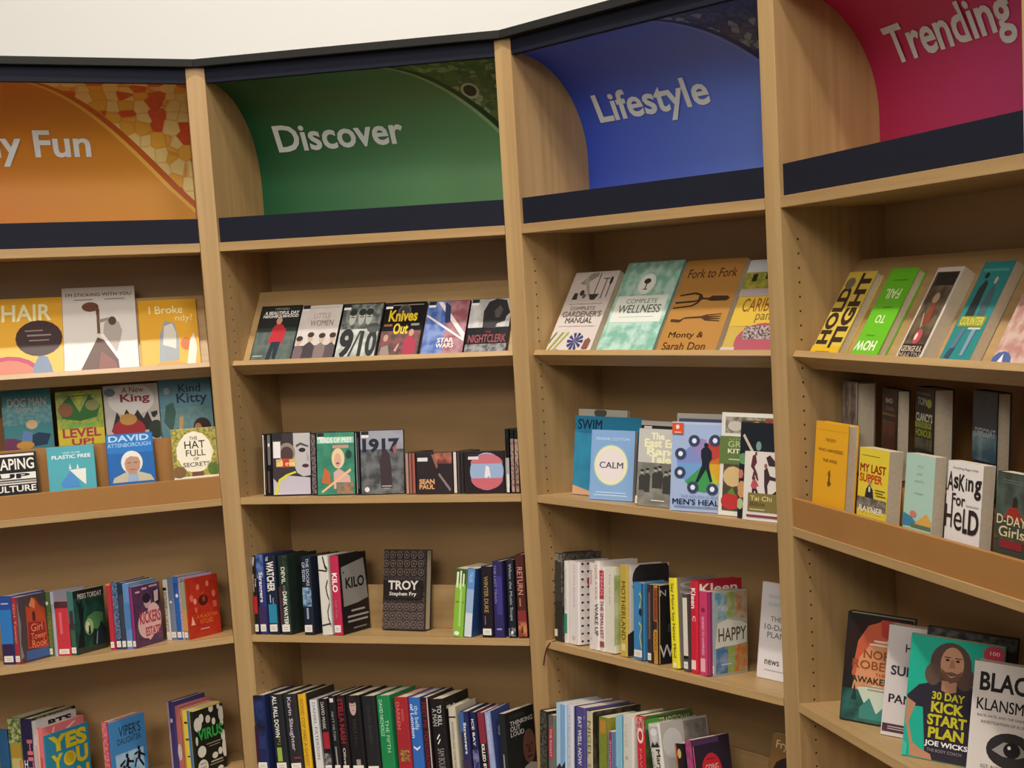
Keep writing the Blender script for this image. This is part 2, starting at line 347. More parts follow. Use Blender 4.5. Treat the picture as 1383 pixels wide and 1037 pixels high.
# ---------------------------------------------------------------- books, films and discs
IT = {
 'hair': ('A', 0.2282, 0.0574, 1.4172, 0.0, 32.4, 0.268, 0.2812, 0.01, 0.0),
 'stick': ('A', 0.4967, 0.0557, 1.4182, 0.0, 32.4, 0.2039, 0.3097, 0.012, 0.0),
 'broke': ('A', 0.7073, 0.0574, 1.4172, 0.0, 32.4, 0.1678, 0.2538, 0.01, 0.0),
 'beautiful': ('B', 0.031, 0.054, 1.4193, 0.0, 32.4, 0.1382, 0.2097, 0.014, 0.0),
 'women': ('B', 0.1717, 0.054, 1.4193, 0.0, 32.4, 0.1364, 0.2066, 0.014, 0.0),
 'nine': ('B', 0.3106, 0.054, 1.4193, 0.0, 32.4, 0.1356, 0.2048, 0.014, 0.0),
 'knives': ('B', 0.4498, 0.054, 1.4193, 0.0, 32.4, 0.1324, 0.2016, 0.014, 0.0),
 'star': ('B', 0.5888, 0.054, 1.4193, 0.0, 32.4, 0.1346, 0.1996, 0.014, 0.0),
 'clerk': ('B', 0.7269, 0.054, 1.4193, 0.0, 32.4, 0.1308, 0.2001, 0.014, 0.0),
 'gardener': ('C', 0.0132, 0.0472, 1.4236, 0.0, 32.4, 0.1837, 0.2686, 0.022, 0.0),
 'wellness': ('C', 0.225, 0.0422, 1.4268, 0.0, 32.4, 0.2149, 0.2868, 0.028, 0.0),
 'fork': ('C', 0.4535, 0.0405, 1.4279, 0.0, 32.4, 0.2057, 0.2792, 0.03, 0.0),
 'carib': ('C', 0.6731, 0.0405, 1.4279, 0.0, 32.4, 0.19, 0.2695, 0.03, 0.0),
 'hold': ('D', 0.0207, 0.0472, 1.4236, 0.0, 32.4, 0.1207, 0.2228, 0.022, 0.0),
 'fail': ('D', 0.1923, 0.0472, 1.4236, 0.0, 32.4, 0.1075, 0.2256, 0.022, 0.0),
 'martin': ('D', 0.3808, 0.0405, 1.4279, 0.0, 32.4, 0.0908, 0.2169, 0.03, 0.0),
 'teal': ('D', 0.5219, 0.0447, 1.4252, 0.0, 32.4, 0.0945, 0.2274, 0.025, 0.0),
 'pinkd': ('D', 0.6796, 0.0447, 1.4252, 0.0, 32.4, 0.13, 0.2285, 0.025, 0.0),
 'shaping': ('A', 0.2633, 0.05, 1.0206, 0.0, 7.0, 0.135, 0.1847, 0.015, 0.0),
 'plastic': ('A', 0.4266, 0.05, 1.0206, 0.0, 7.0, 0.1276, 0.1914, 0.015, 0.0),
 'david': ('A', 0.5877, 0.05, 1.0206, 0.0, 7.0, 0.1305, 0.2145, 0.015, 0.0),
 'hat': ('A', 0.7706, 0.045, 1.0206, 0.0, 7.0, 0.128, 0.2148, 0.015, 0.0),
 'dogman': ('A', 0.3097, 0.14, 1.15, 0.0, 7.0, 0.1332, 0.2323, 0.012, 0.0),
 'level': ('A', 0.455, 0.14, 1.15, 0.0, 7.0, 0.1287, 0.2192, 0.012, 0.0),
 'king': ('A', 0.5874, 0.14, 1.15, 0.0, 7.0, 0.1554, 0.2273, 0.012, 0.0),
 'kitty': ('A', 0.7444, 0.14, 1.15, 0.0, 7.0, 0.1524, 0.2342, 0.012, 0.0),
 'wind': ('D', 0.0307, 0.03, 1.0206, 0.0, 6.0, 0.1452, 0.249, 0.028, 0.0),
 'supper': ('D', 0.2252, 0.03, 1.0206, 0.0, 6.0, 0.1159, 0.207, 0.035, 0.0),
 'mint': ('D', 0.4009, 0.03, 1.0206, 0.0, 6.0, 0.1003, 0.2131, 0.028, 0.0),
 'asking': ('D', 0.5421, 0.03, 1.0206, 0.0, 6.0, 0.1092, 0.2133, 0.028, 0.0),
 'dday': ('D', 0.6916, 0.03, 1.0206, 0.0, 6.0, 0.0904, 0.2096, 0.03, 0.0),
 'rgrey': ('D', 0.0303, 0.121, 1.15, -12.0, 3.0, 0.1, 0.2092, 0.045, 0.0),
 'rbrown': ('D', 0.1841, 0.128, 1.15, -14.0, 3.0, 0.1, 0.2006, 0.03, 0.0),
 'rclancy': ('D', 0.3112, 0.128, 1.15, -12.0, 3.0, 0.1, 0.2093, 0.045, 0.0),
 'rdeep': ('D', 0.5095, 0.128, 1.15, -10.0, 3.0, 0.1, 0.2143, 0.03, 0.0),
 'allabout': ('B', 0.0942, 0.03, 1.0206, 12.0, 2.0, 0.1179, 0.193, 0.014, 5.0),
 'prey': ('B', 0.2423, 0.03, 1.0206, 12.0, 2.0, 0.1158, 0.192, 0.014, 5.0),
 'nineteen': ('B', 0.3831, 0.035, 1.0206, 12.0, 2.0, 0.1318, 0.1944, 0.014, 5.0),
 'da': ('B', 0.0681, 0.045, 1.0206, 90.0, 0.0, 0.135, 0.1914, 0.0138, 5.0),
 'db': ('B', 0.0844, 0.045, 1.0206, 90.0, 0.0, 0.135, 0.1911, 0.0155, 5.0),
 'dc': ('B', 0.2331, 0.045, 1.0206, 90.0, 0.0, 0.135, 0.1902, 0.016, 5.0),
 'dd': ('B', 0.3758, 0.045, 1.0206, 90.0, 0.0, 0.135, 0.1915, 0.0145, 5.0),
 'ca': ('B', 0.534, 0.045, 1.0206, 90.0, 0.0, 0.142, 0.1259, 0.0095, 5.0),
 'cb': ('B', 0.5447, 0.045, 1.0206, 90.0, 0.0, 0.142, 0.1257, 0.0099, 5.0),
 'cc': ('B', 0.5553, 0.045, 1.0206, 90.0, 0.0, 0.142, 0.1255, 0.0099, 5.0),
 'cd': ('B', 0.6871, 0.045, 1.0206, 90.0, 0.0, 0.142, 0.1264, 0.0105, 5.0),
 'ce': ('B', 0.6987, 0.045, 1.0206, 90.0, 0.0, 0.142, 0.1251, 0.0105, 5.0),
 'cf': ('B', 0.7081, 0.045, 1.0206, 90.0, 0.0, 0.142, 0.1249, 0.0085, 5.0),
 'sean': ('B', 0.5616, 0.036, 1.0206, 2.0, 1.5, 0.1135, 0.1254, 0.01, 5.0),
 'dome': ('B', 0.7139, 0.036, 1.0206, 2.0, 1.5, 0.1231, 0.1259, 0.01, 5.0),
 'dx': ('B', 0.8576, 0.03, 1.0206, 90.0, 0.0, 0.135, 0.1902, 0.0126, 5.0),
 'dy': ('B', 0.8724, 0.03, 1.0206, 90.0, 0.0, 0.135, 0.1888, 0.0114, 5.0),
 'dz': ('B', 0.8861, 0.03, 1.0206, 90.0, 0.0, 0.135, 0.1874, 0.0125, 5.0),
 'swimback': ('C', 0.0033, 0.14, 1.0206, 4.0, 5.0, 0.19, 0.2454, 0.012, 5.0),
 'swim': ('C', 0.0521, 0.09, 1.0206, 6.0, 3.0, 0.2438, 0.2282, 0.018, 5.0),
 'calm': ('C', 0.1793, 0.035, 1.0206, 16.0, 4.0, 0.1388, 0.1944, 0.016, 5.0),
 'randback': ('C', 0.3328, 0.07, 1.0206, 0.0, 4.0, 0.12, 0.2269, 0.012, 5.0),
 'rand': ('C', 0.3659, 0.03, 1.0206, 4.0, 4.0, 0.153, 0.2067, 0.018, 5.0),
 'menback': ('C', 0.4399, 0.1, 1.0206, 14.0, 4.0, 0.17, 0.2482, 0.016, 5.0),
 'men': ('C', 0.5104, 0.008, 1.0206, 18.0, 3.0, 0.17, 0.2309, 0.02, 5.0),
 'green': ('C', 0.6532, 0.03, 1.0206, 4.0, 3.0, 0.19, 0.2595, 0.019, 5.0),
 'black': ('C', 0.7289, 0.0175, 1.0206, 4.0, 3.0, 0.135, 0.2381, 0.01, 5.0),
 'tai': ('C', 0.7581, 0.002, 1.0206, 4.0, 3.0, 0.11, 0.1683, 0.0145, 5.0),
 'nora': ('D', 0.1341, 0.029, 0.591, 42.0, 2.5, 0.153, 0.2482, 0.04, 7.0),
 'pandemic': ('D', 0.2534, 0.0629, 0.591, 42.0, 2.5, 0.153, 0.2461, 0.03, 7.0),
 'kick': ('D', 0.3851, 0.0286, 0.591, 42.0, 2.5, 0.195, 0.2585, 0.02, 7.0),
 'kickback': ('D', 0.3757, 0.075, 0.591, 42.0, 2.5, 0.19, 0.2697, 0.025, 7.0),
 'klan': ('D', 0.5412, 0.075, 0.591, 42.0, 2.0, 0.14, 0.2407, 0.025, 7.0),
 'troy': ('B', 0.3777, 0.115, 0.591, -6.0, 5.0, 0.153, 0.2475, 0.035, 7.0),
 'tess': ('B', 0.0228, 0.008, 0.591, 83.0, 3.0, 0.155, 0.2436, 0.016, 7.0),
 'strangers': ('B', 0.0501, 0.008, 0.591, 83.0, 3.5, 0.155, 0.2457, 0.026, 7.0),
 'watcher': ('B', 0.089, 0.008, 0.591, 83.0, 3.5, 0.155, 0.2432, 0.0354, 7.0),
 'devil': ('B', 0.1314, 0.008, 0.591, 83.0, 3.5, 0.155, 0.2432, 0.0363, 7.0),
 'doors': ('B', 0.2057, 0.008, 0.591, 83.0, 2.5, 0.155, 0.241, 0.0348, 7.0),
 'whitepat': ('B', 0.2661, 0.008, 0.591, 83.0, 3.5, 0.155, 0.242, 0.0358, 7.0),
 'kilo': ('B', 0.3003, 0.008, 0.591, 83.0, 3.5, 0.155, 0.2422, 0.029, 7.0),
 'greensp': ('B', 0.6885, 0.008, 0.591, 83.0, -5.0, 0.15, 0.2034, 0.0348, 7.0),
 'bluesp': ('B', 0.7165, 0.008, 0.591, 83.0, -5.0, 0.15, 0.2039, 0.026, 7.0),
 'winter': ('B', 0.7838, 0.008, 0.591, 83.0, 0.5, 0.15, 0.2104, 0.0367, 7.0),
 'purplesp': ('B', 0.8185, 0.008, 0.591, 83.0, 1.0, 0.15, 0.2257, 0.0329, 7.0),
 'music': ('B', 0.8564, 0.008, 0.591, 88.0, 1.5, 0.15, 0.2299, 0.024, 7.0),
 'return': ('B', 0.8919, 0.008, 0.591, 90.0, 2.0, 0.15, 0.2451, 0.029, 7.0),
 'b5a': ('B', 0.045, -0.04, 0.1616, 83.0, 4.0, 0.155, 0.2356, 0.042, 7.0),
 'b5b': ('B', 0.1113, -0.04, 0.1616, 83.0, 6.0, 0.155, 0.239, 0.0455, 7.0),
 'b5c': ('B', 0.1609, -0.04, 0.1616, 83.0, 6.5, 0.155, 0.2411, 0.0463, 7.0),
 'b5d': ('B', 0.1914, -0.04, 0.1616, 83.0, 6.0, 0.155, 0.2432, 0.0284, 7.0),
 'b5e': ('B', 0.2305, -0.04, 0.1616, 83.0, 6.0, 0.155, 0.2282, 0.0261, 7.0),
 'b5f': ('B', 0.2615, -0.04, 0.1616, 83.0, 6.0, 0.155, 0.2299, 0.03, 7.0),
 'b5g': ('B', 0.2897, -0.04, 0.1616, 83.0, 6.0, 0.155, 0.24, 0.0253, 7.0),
 'b5h': ('B', 0.3187, -0.04, 0.1616, 83.0, 5.5, 0.155, 0.2427, 0.028, 7.0),
 'b5i': ('B', 0.3687, -0.04, 0.1616, 83.0, 5.5, 0.155, 0.2413, 0.0488, 7.0),
 'b5j': ('B', 0.4177, -0.04, 0.1616, 83.0, 5.0, 0.155, 0.2415, 0.0478, 7.0),
 'b5k': ('B', 0.4653, -0.04, 0.1616, 83.0, 4.8, 0.155, 0.2438, 0.0465, 7.0),
 'b5l': ('B', 0.5193, -0.04, 0.1616, 83.0, 4.0, 0.155, 0.2405, 0.0462, 7.0),
 'b5m': ('B', 0.5587, -0.04, 0.1616, 83.0, 4.0, 0.155, 0.2411, 0.0383, 7.0),
 'b5n': ('B', 0.586, -0.04, 0.1616, 83.0, 4.0, 0.155, 0.2425, 0.0264, 7.0),
 'b5o': ('B', 0.6393, -0.04, 0.1616, 83.0, 5.0, 0.155, 0.2379, 0.048, 7.0),
 'b5p': ('B', 0.6711, -0.04, 0.1616, 83.0, 4.0, 0.13, 0.2166, 0.025, 7.0),
 'b5q': ('B', 0.7098, -0.04, 0.1616, 83.0, 4.0, 0.13, 0.2036, 0.0274, 7.0),
 'b5r': ('B', 0.7375, -0.04, 0.1616, 83.0, 5.0, 0.13, 0.2024, 0.0218, 7.0),
 'b5s': ('B', 0.7635, -0.04, 0.1616, 83.0, 5.5, 0.13, 0.2015, 0.0223, 7.0),
 'b5t': ('B', 0.7847, -0.04, 0.1616, 83.0, 5.5, 0.13, 0.2048, 0.0197, 7.0),
 'b5u': ('B', 0.8242, -0.04, 0.1616, 74.0, 4.0, 0.15, 0.1995, 0.0215, 7.0),
 'c4a': ('C', 0.053, 0.02, 0.591, 82.0, 4.0, 0.14, 0.2547, 0.042, 7.0),
 'c4b': ('C', 0.0722, 0.02, 0.591, 82.0, 4.0, 0.14, 0.2367, 0.014, 7.0),
 'c4c': ('C', 0.1221, 0.02, 0.591, 82.0, 4.0, 0.14, 0.237, 0.0486, 7.0),
 'c4d': ('C', 0.1813, 0.02, 0.591, 82.0, 4.0, 0.14, 0.2433, 0.0196, 7.0),
 'c4e': ('C', 0.2037, 0.02, 0.591, 82.0, 4.0, 0.14, 0.2508, 0.0215, 7.0),
 'c4f': ('C', 0.2245, 0.02, 0.591, 82.0, 4.0, 0.12, 0.2365, 0.0198, 7.0),
 'c4g': ('C', 0.2657, 0.02, 0.591, 82.0, 4.0, 0.14, 0.2404, 0.04, 7.0),
 'c4h': ('C', 0.3164, 0.02, 0.591, 82.0, 4.0, 0.15, 0.2514, 0.0356, 7.0),
 'c4i': ('C', 0.3767, 0.02, 0.591, 82.0, 4.0, 0.11, 0.209, 0.0459, 7.0),
 'c4j': ('C', 0.4084, 0.02, 0.591, 82.0, 4.0, 0.11, 0.2108, 0.0192, 7.0),
 'c4k': ('C', 0.433, 0.02, 0.591, 82.0, 4.0, 0.11, 0.2114, 0.0236, 7.0),
 'c4l': ('C', 0.5068, 0.02, 0.591, 82.0, 7.0, 0.14, 0.2387, 0.0307, 7.0),
 'c4m': ('C', 0.542, 0.02, 0.591, 82.0, 5.5, 0.11, 0.2029, 0.0211, 7.0),
 'c4n': ('C', 0.5718, 0.02, 0.591, 82.0, 4.0, 0.16, 0.2404, 0.0286, 7.0),
 'c4o': ('C', 0.6087, 0.02, 0.591, 82.0, 4.0, 0.12, 0.2162, 0.0358, 7.0),
 'happy': ('C', 0.6173, 0.035, 0.591, 82.0, 4.0, 0.118, 0.2187, 0.006, 7.0),
 'plan': ('C', 0.6819, 0.125, 0.591, 0.0, 3.0, 0.13, 0.2479, 0.012, 7.0),
 'c5a': ('C', 0.0628, -0.08, 0.1616, 82.0, 4.0, 0.14, 0.2285, 0.0402, 7.0),
 'c5b': ('C', 0.0879, -0.08, 0.1616, 82.0, 4.0, 0.12, 0.2227, 0.0241, 7.0),
 'c5c': ('C', 0.1398, -0.08, 0.1616, 82.0, 4.0, 0.15, 0.2621, 0.05, 7.0),
 'c5d': ('C', 0.1673, -0.08, 0.1616, 82.0, 4.0, 0.16, 0.2652, 0.0264, 7.0),
 'c5e': ('C', 0.2189, -0.08, 0.1616, 82.0, 4.0, 0.16, 0.2682, 0.05, 7.0),
 'c5f': ('C', 0.2499, -0.08, 0.1616, 82.0, 4.0, 0.17, 0.2654, 0.0299, 7.0),
 'c5g': ('C', 0.3068, -0.08, 0.1616, 82.0, 4.0, 0.12, 0.259, 0.0359, 7.0),
 'c5h': ('C', 0.3571, -0.08, 0.1616, 82.0, 4.0, 0.14, 0.2754, 0.0181, 7.0),
 'c5j': ('C', 0.4062, -0.08, 0.1616, 82.0, 4.0, 0.14, 0.2811, 0.0458, 7.0),
 'c5k': ('C', 0.4608, -0.08, 0.1616, 82.0, 7.0, 0.17, 0.2914, 0.0377, 7.0),
 'c5l': ('C', 0.54, -0.08, 0.1616, 82.0, 14.0, 0.17, 0.2816, 0.0455, 7.0),
 'c5m': ('C', 0.6137, -0.08, 0.1616, 82.0, 12.0, 0.12, 0.2487, 0.0303, 7.0),
 'c5n': ('C', 0.6507, -0.08, 0.1616, 82.0, 13.0, 0.13, 0.2659, 0.0255, 7.0),
 'c5i': ('C', 0.3381, -0.09, 0.1616, 82.0, 4.0, 0.1, 0.2309, 0.02, 7.0),
 'fry': ('C', 0.7454, 0.02, 0.1616, 0.0, 10.0, 0.118, 0.2943, 0.02, 7.0),
 'a4q': ('A', 0.7742, 0.053, 0.591, 42.0, 0.0, 0.125, 0.1881, 0.004, 7.0),
 'a4p': ('A', 0.7711, 0.0564, 0.591, 42.0, 0.0, 0.125, 0.1859, 0.0181, 7.0),
 'a4o': ('A', 0.7587, 0.0703, 0.591, 42.0, 0.0, 0.125, 0.1933, 0.0091, 7.0),
 'a4n': ('A', 0.7521, 0.0775, 0.591, 42.0, 0.0, 0.125, 0.1958, 0.0222, 7.0),
 'a4m': ('A', 0.7369, 0.0945, 0.591, 42.0, 0.0, 0.125, 0.1964, 0.0256, 7.0),
 'a4l': ('A', 0.7163, 0.1113, 0.591, 42.0, 0.0, 0.125, 0.1884, 0.0145, 7.0),
 'a4k': ('A', 0.6238, 0.0159, 0.591, 54.0, 0.0, 0.125, 0.186, 0.012, 7.0),
 'a4j': ('A', 0.6136, 0.0233, 0.591, 54.0, 0.0, 0.125, 0.1979, 0.0217, 7.0),
 'a4i': ('A', 0.5956, 0.0364, 0.591, 54.0, 0.0, 0.125, 0.2014, 0.0166, 7.0),
 'a4h': ('A', 0.5816, 0.0466, 0.591, 54.0, 0.0, 0.125, 0.2045, 0.0193, 7.0),
 'a4g': ('A', 0.562, 0.0534, 0.591, 54.0, 0.0, 0.125, 0.202, 0.0158, 7.0),
 'piers': ('A', 0.4585, 0.0502, 0.591, 52.0, 0.0, 0.125, 0.1913, 0.022, 7.0),
 'a4e': ('A', 0.4406, 0.0641, 0.591, 52.0, 0.0, 0.125, 0.1634, 0.0491, 7.0),
 'a4d': ('A', 0.4015, 0.0947, 0.591, 52.0, 0.0, 0.125, 0.1948, 0.0119, 7.0),
 'a4c': ('A', 0.3892, 0.0992, 0.591, 52.0, 0.0, 0.125, 0.196, 0.0192, 7.0),
 'girl': ('A', 0.3107, 0.0234, 0.591, 50.0, 0.0, 0.105, 0.196, 0.022, 7.0),
 'a4a': ('A', 0.2934, 0.038, 0.591, 50.0, 0.0, 0.125, 0.2013, 0.0457, 7.0),
 'yes': ('A', 0.3453, 0.03, 0.1616, 50.0, 0.0, 0.17, 0.1972, 0.004, 7.0),
 'a5e': ('A', 0.3418, 0.033, 0.1616, 50.0, 0.0, 0.16, 0.2203, 0.0226, 7.0),
 'a5d': ('A', 0.324, 0.0479, 0.1616, 50.0, 0.0, 0.155, 0.2417, 0.016, 7.0),
 'a5c': ('A', 0.3113, 0.0586, 0.1616, 50.0, 0.0, 0.17, 0.2485, 0.042, 7.0),
 'a5b': ('A', 0.2786, 0.086, 0.1616, 50.0, 0.0, 0.14, 0.2511, 0.05, 7.0),
 'a5a': ('A', 0.2364, 0.1214, 0.1616, 50.0, 0.0, 0.12, 0.2178, 0.0384, 7.0),
 'viper': ('A', 0.525, 0.02, 0.1616, 48.0, 0.0, 0.14, 0.2072, 0.006, 7.0),
 'a5g': ('A', 0.5201, 0.0244, 0.1616, 48.0, 0.0, 0.13, 0.2095, 0.0255, 7.0),
 'virus': ('A', 0.7613, 0.01, 0.1616, 45.0, 0.0, 0.125, 0.2028, 0.012, 7.0),
 'a5l': ('A', 0.7524, 0.0189, 0.1616, 45.0, 0.0, 0.125, 0.2077, 0.0297, 7.0),
 'a5k': ('A', 0.7309, 0.0404, 0.1616, 45.0, 0.0, 0.12, 0.2108, 0.0098, 7.0),
 'a5j': ('A', 0.7235, 0.0477, 0.1616, 45.0, 0.0, 0.135, 0.2199, 0.0215, 7.0),
 'a5i': ('A', 0.7079, 0.0634, 0.1616, 45.0, 0.0, 0.13, 0.2335, 0.0273, 7.0),
}
def item_matrix(k):
    b, s, d, z, yaw, lean, w, h, t, sg = IT[k]
    g, l = radians(sg), radians(lean)
    M = bay_matrix(b) @ Matrix.Translation((0, 0, z)) @ Matrix.Rotation(-g, 4, 'X') @ Matrix.Translation((s, d, 0.0004))
    if l > 0 and abs(lean-32.4) > .01: M = M @ Matrix.Translation((0, 0, t*sin(l)))
    return M @ Matrix.Rotation(radians(yaw), 4, 'Z') @ Matrix.Rotation(-l, 4, 'X'), w, h, t
ROWNAME = {1.0206: 'middle shelf', 1.15: 'rear step of the middle shelf', 0.591: 'fourth shelf', 0.1616: 'bottom shelf'}
BAYNAME = {'A': 'orange bay', 'B': 'green bay', 'C': 'blue bay', 'D': 'pink bay'}
def case_shape(name, w, h, t, bt, col, scol, parent, rough=0.38):
    """cover wrapped round three sides: front board at y=0, rounded spine at x=0, back board at y=t"""
    r = min(t*0.35, 0.006); n = 4
    pts = [(w, 0), (r, 0)] + [(r - r*sin(i*pi/2/n), r - r*cos(i*pi/2/n)) for i in range(1, n+1)]
    pts += [(r - r*cos(i*pi/2/n), t - r + r*sin(i*pi/2/n)) for i in range(0, n+1)] + [(w, t), (w, t-bt), (bt, t-bt), (bt, bt), (w, bt)]
    m = len(pts); V = [(x,y,0) for x,y in pts] + [(x,y,h) for x,y in pts]
    F = [(i, (i+1) % m, m+(i+1) % m, m+i) for i in range(m)]; I = [0]*m
    for i in range(1, 2*n+2): I[i] = 1
    # caps as strips between outer and inner outline
    out = list(range(0, m-4)); L = len(out)
    for o, rev in ((0, True), (m, False)):
        a = [o+i for i in out]; x1, x2, x3, x4 = o+m-4, o+m-3, o+m-2, o+m-1
        half = L//2
        q1 = [a[0], a[1], x3, x4]; q2 = [a[-1], x1, x2, a[-2]]; q3 = a[1:-1] + [x2, x3]
        for q in (q1, q2, q3):
            F.append(tuple(reversed(q)) if rev else tuple(q)); I.append(0)
    me = mesh_obj(name, V, F, [paint(col, rough), paint(scol, rough)], parent, I)
    bm = bmesh.new(); bm.from_mesh(me.data); bmesh.ops.triangulate(bm, faces=[f for f in bm.faces if len(f.verts) > 4]); bmesh.ops.recalc_face_normals(bm, faces=bm.faces); bm.to_mesh(me.data); bm.free()
    return me
STICK = '#d9d4cc'
LIFT = {'shaping': .36, 'plastic': .36, 'david': .32, 'hat': .32, 'dogman': .25, 'level': .25, 'king': .22, 'wind': .27, 'supper': .31, 'mint': .30, 'asking': .31, 'dday': .31, 'rclancy': .36, 'rdeep': .34, 'rbrown': .3}
def lifted(ops, l):     # artwork sits in the upper part of these covers
    r = []
    for op in ops:
        if op[0] == 'P': r.append(('P', [(x, l+(1-l)*y) for x, y in op[1]], op[2]))
        else:
            i = 2 if op[0] == 'T' else 1
            o = list(op); o[i+1] = l+(1-l)*o[i+1]; o[i+3] = l+(1-l)*o[i+3]; r.append(tuple(o))
    return r
def A(k, kind, col, label, fr=None, sp=None, sc=None, lab=0, group=None):
    if k in LIFT: fr = lifted(fr, LIFT[k])
    M, w, h, t = item_matrix(k)
    b, z = IT[k][0], IT[k][3]
    nm, cat = {'dvd': ('dvd_case', 'DVD'), 'cd': ('cd_case', 'CD')}.get(kind, ('book', 'book'))
    root = empty(nm, M)
    g = ('display ledge' if IT[k][5] > 30 else ROWNAME[z])
    tag(root, label, cat, group or ('%ss on the %s of the %s' % (cat, g, BAYNAME[b])))
    sc = sc or col
    front = lambda u, v, o: (u*w, -o, v*h)
    spine = lambda u, v, o: (-o, t*(1-u), v*h)
    if kind in ('dvd', 'cd'):
        c = box('case', (0,0,0), (w,t,h), paint('#17171a' if kind == 'dvd' else '#2c2a2a', 0.25), root, bev=0.0016)
    else:
        bt = 0.0022 if kind == 'hb' else 0.0006
        if t < 0.006: bt = 0.0005
        ov = 0.003 if kind == 'hb' else 0.0003
        case_shape('cover', w, h, t, bt, col, sc, root)
        box('page_block', (bt+0.0004, bt+0.0001, ov), (w-ov, t-bt-0.0001, h-ov), PAGE, root, bev=0)
    if fr: print_mesh('cover_artwork', fr, front, root)
    if sp: print_mesh('spine_lettering', sp, spine, root)
    if lab:
        l = print_mesh('spine_label', [R(0.12,0.035,0.88,0.125,STICK), R(0.28,0.06,0.72,0.066,'#8a857e'), R(0.28,0.085,0.72,0.091,'#8a857e')], lambda u,v,o: (-o-0.0006, t*(1-u), v*h), root)
        l['label'] = 'white shelf-mark sticker'
    return root
BK, WH, CR, GD = '#17161a', '#dcd8d2', '#d8cfb8', '#c9a227'
# ---- orange bay, display ledge
A('hair','pb','#d6a136','yellow picture book titled HAIR with a dark oval, leftmost on the display ledge',[E(.45,-.02,.36,.31,'#a83a5c'),E(.45,-.04,.32,.28,'#b9705c'),P('#6f7f96',.68,0,.70,.16,.76,.3,.84,.26,.88,.14,.9,0),T('HAIR',.39,.71,.89,.92,'#e9dcae',0,.02),E(.76,.495,.235,.22,'#3c2a2b'),R(.64,.52,.88,.54,'#8a7c78'),R(.66,.46,.86,.475,'#8a7c78'),R(.62,.58,.80,.595,'#8a7c78'),E(.06,.25,.12,.16,'#473030')])
A('stick','pb','#cfcac4','large pale grey picture book with a bear and pear shape, standing between two yellow ones',[T("I'M STICKING WITH YOU",.05,.895,.95,.935,'#4c3f3a'),R(.16,.85,.42,.862,'#8d827b'),R(.58,.85,.86,.862,'#8d827b'),P('#a69c94',.52,.36,.56,.58,.66,.64,.76,.58,.80,.48,.76,.36,.70,.22),P('#5a4238',.18,0,.30,.18,.46,.42,.60,.36,.72,.22,.74,0),P('#7b4b44',.44,0,.50,.26,.68,.14,.74,0),E(.67,.60,.055,.05,'#4b3f3c'),E(.38,.77,.115,.055,'#6b4638'),P('#6b4638',.44,.80,.50,.74,.50,.46,.46,.46,.46,.66),P('#e3ded8',.50,.44,.54,.46,.80,.12,.77,.10),P('#8d8680',.49,.62,.62,.64,.62,.61,.49,.58)])
A('broke','pb','#d39c2c','yellow picture book titled I Broke with a grey elephant and painted glare, right end of its display ledge',[T('I Broke',.18,.80,.76,.91,'#f0dfae'),T('ndy?',.62,.66,.92,.78,'#e8cf8c'),P('#8f959a',.30,.12,.34,.50,.44,.70,.60,.66,.66,.40,.64,.14),P('#c8c3ba',.38,.36,.42,.62,.56,.66,.62,.52,.60,.30),E(.78,.36,.10,.09,'#b5642c'),P('#cfc9bc',.76,.05,.84,.40,.92,.52,.96,.30,.90,.05),P('#b98d3a',.08,.04,.3,.11,.6,.12,.9,.06,.9,.02,.1,.02)])  # pale shapes on and beside the elephant paint in glare from the glossy film
# ---- orange bay, rear step
A('dogman','hb','#3c7d86','teal comic book with white title letters and a purple patch, leftmost on the upper step',[N(0,.40,1,.72,'#3c7d86','#5e9aa0',90),E(.08,-.05,.42,.24,'#6d3556'),T('DOG MAN',.12,.72,.90,.86,WH,0,.03),T('GROM-22',.28,.62,.74,.69,WH),P('#1f3550',.55,.02,.52,.20,.70,.26,.95,.22,.86,.04),P('#5f7fae',.34,.08,.40,.30,.58,.26,.56,.08),E(.58,.40,.12,.08,'#c9ad82'),E(.42,.05,.18,.07,'#c08d3c')])
A('level','hb','#a9b534','lime green comic lettered LEVEL in red on the upper step',[N(0,.3,1,1,'#a9b534','#7f9a2c',60),P('#2d6b2c',.3,.92,.5,.6,.72,.92,.95,.7,.86,.5,.5,.44,.12,.5,.04,.7),P('#b7c93d',.38,.95,.5,.74,.64,.95),E(.2,.66,.16,.13,'#8c5a3c'),E(.78,.72,.15,.1,'#8b8a52'),P('#5fae4e',.14,.42,.5,.36,.84,.42,.7,.34,.3,.34),R(0,0,1,.30,'#cdb936'),T('LEVEL',.10,.14,.92,.31,'#a8384a',0,.03),T('UP!',.28,0,.76,.12,'#a8384a',0,.03),R(.2,.9,.8,.92,'#6f7a20')])
A('king','hb','#bdb6b0','pale picture book titled A New King, behind the blue book with the white-haired man',[E(.5,.74,.42,.28,'#d6d1cc'),T('A New',.34,.86,.74,.96,'#8a2f3a'),T('King',.30,.66,.84,.84,'#8a2f3a',0,.03),E(.12,.88,.1,.07,'#6d7d94'),P('#2f2a26',.16,.36,.22,.54,.30,.4,.40,.58,.5,.42,.6,.56,.7,.4,.78,.52,.84,.36,.9,.2,.1,.2),E(.42,.22,.30,.2,'#a02f34'),E(.42,.40,.16,.1,'#b98c4a'),E(.92,.2,.14,.16,'#2e3a30'),P('#2c2c2c',.84,.5,.96,.52,.96,.46,.9,.4,.86,.42)])
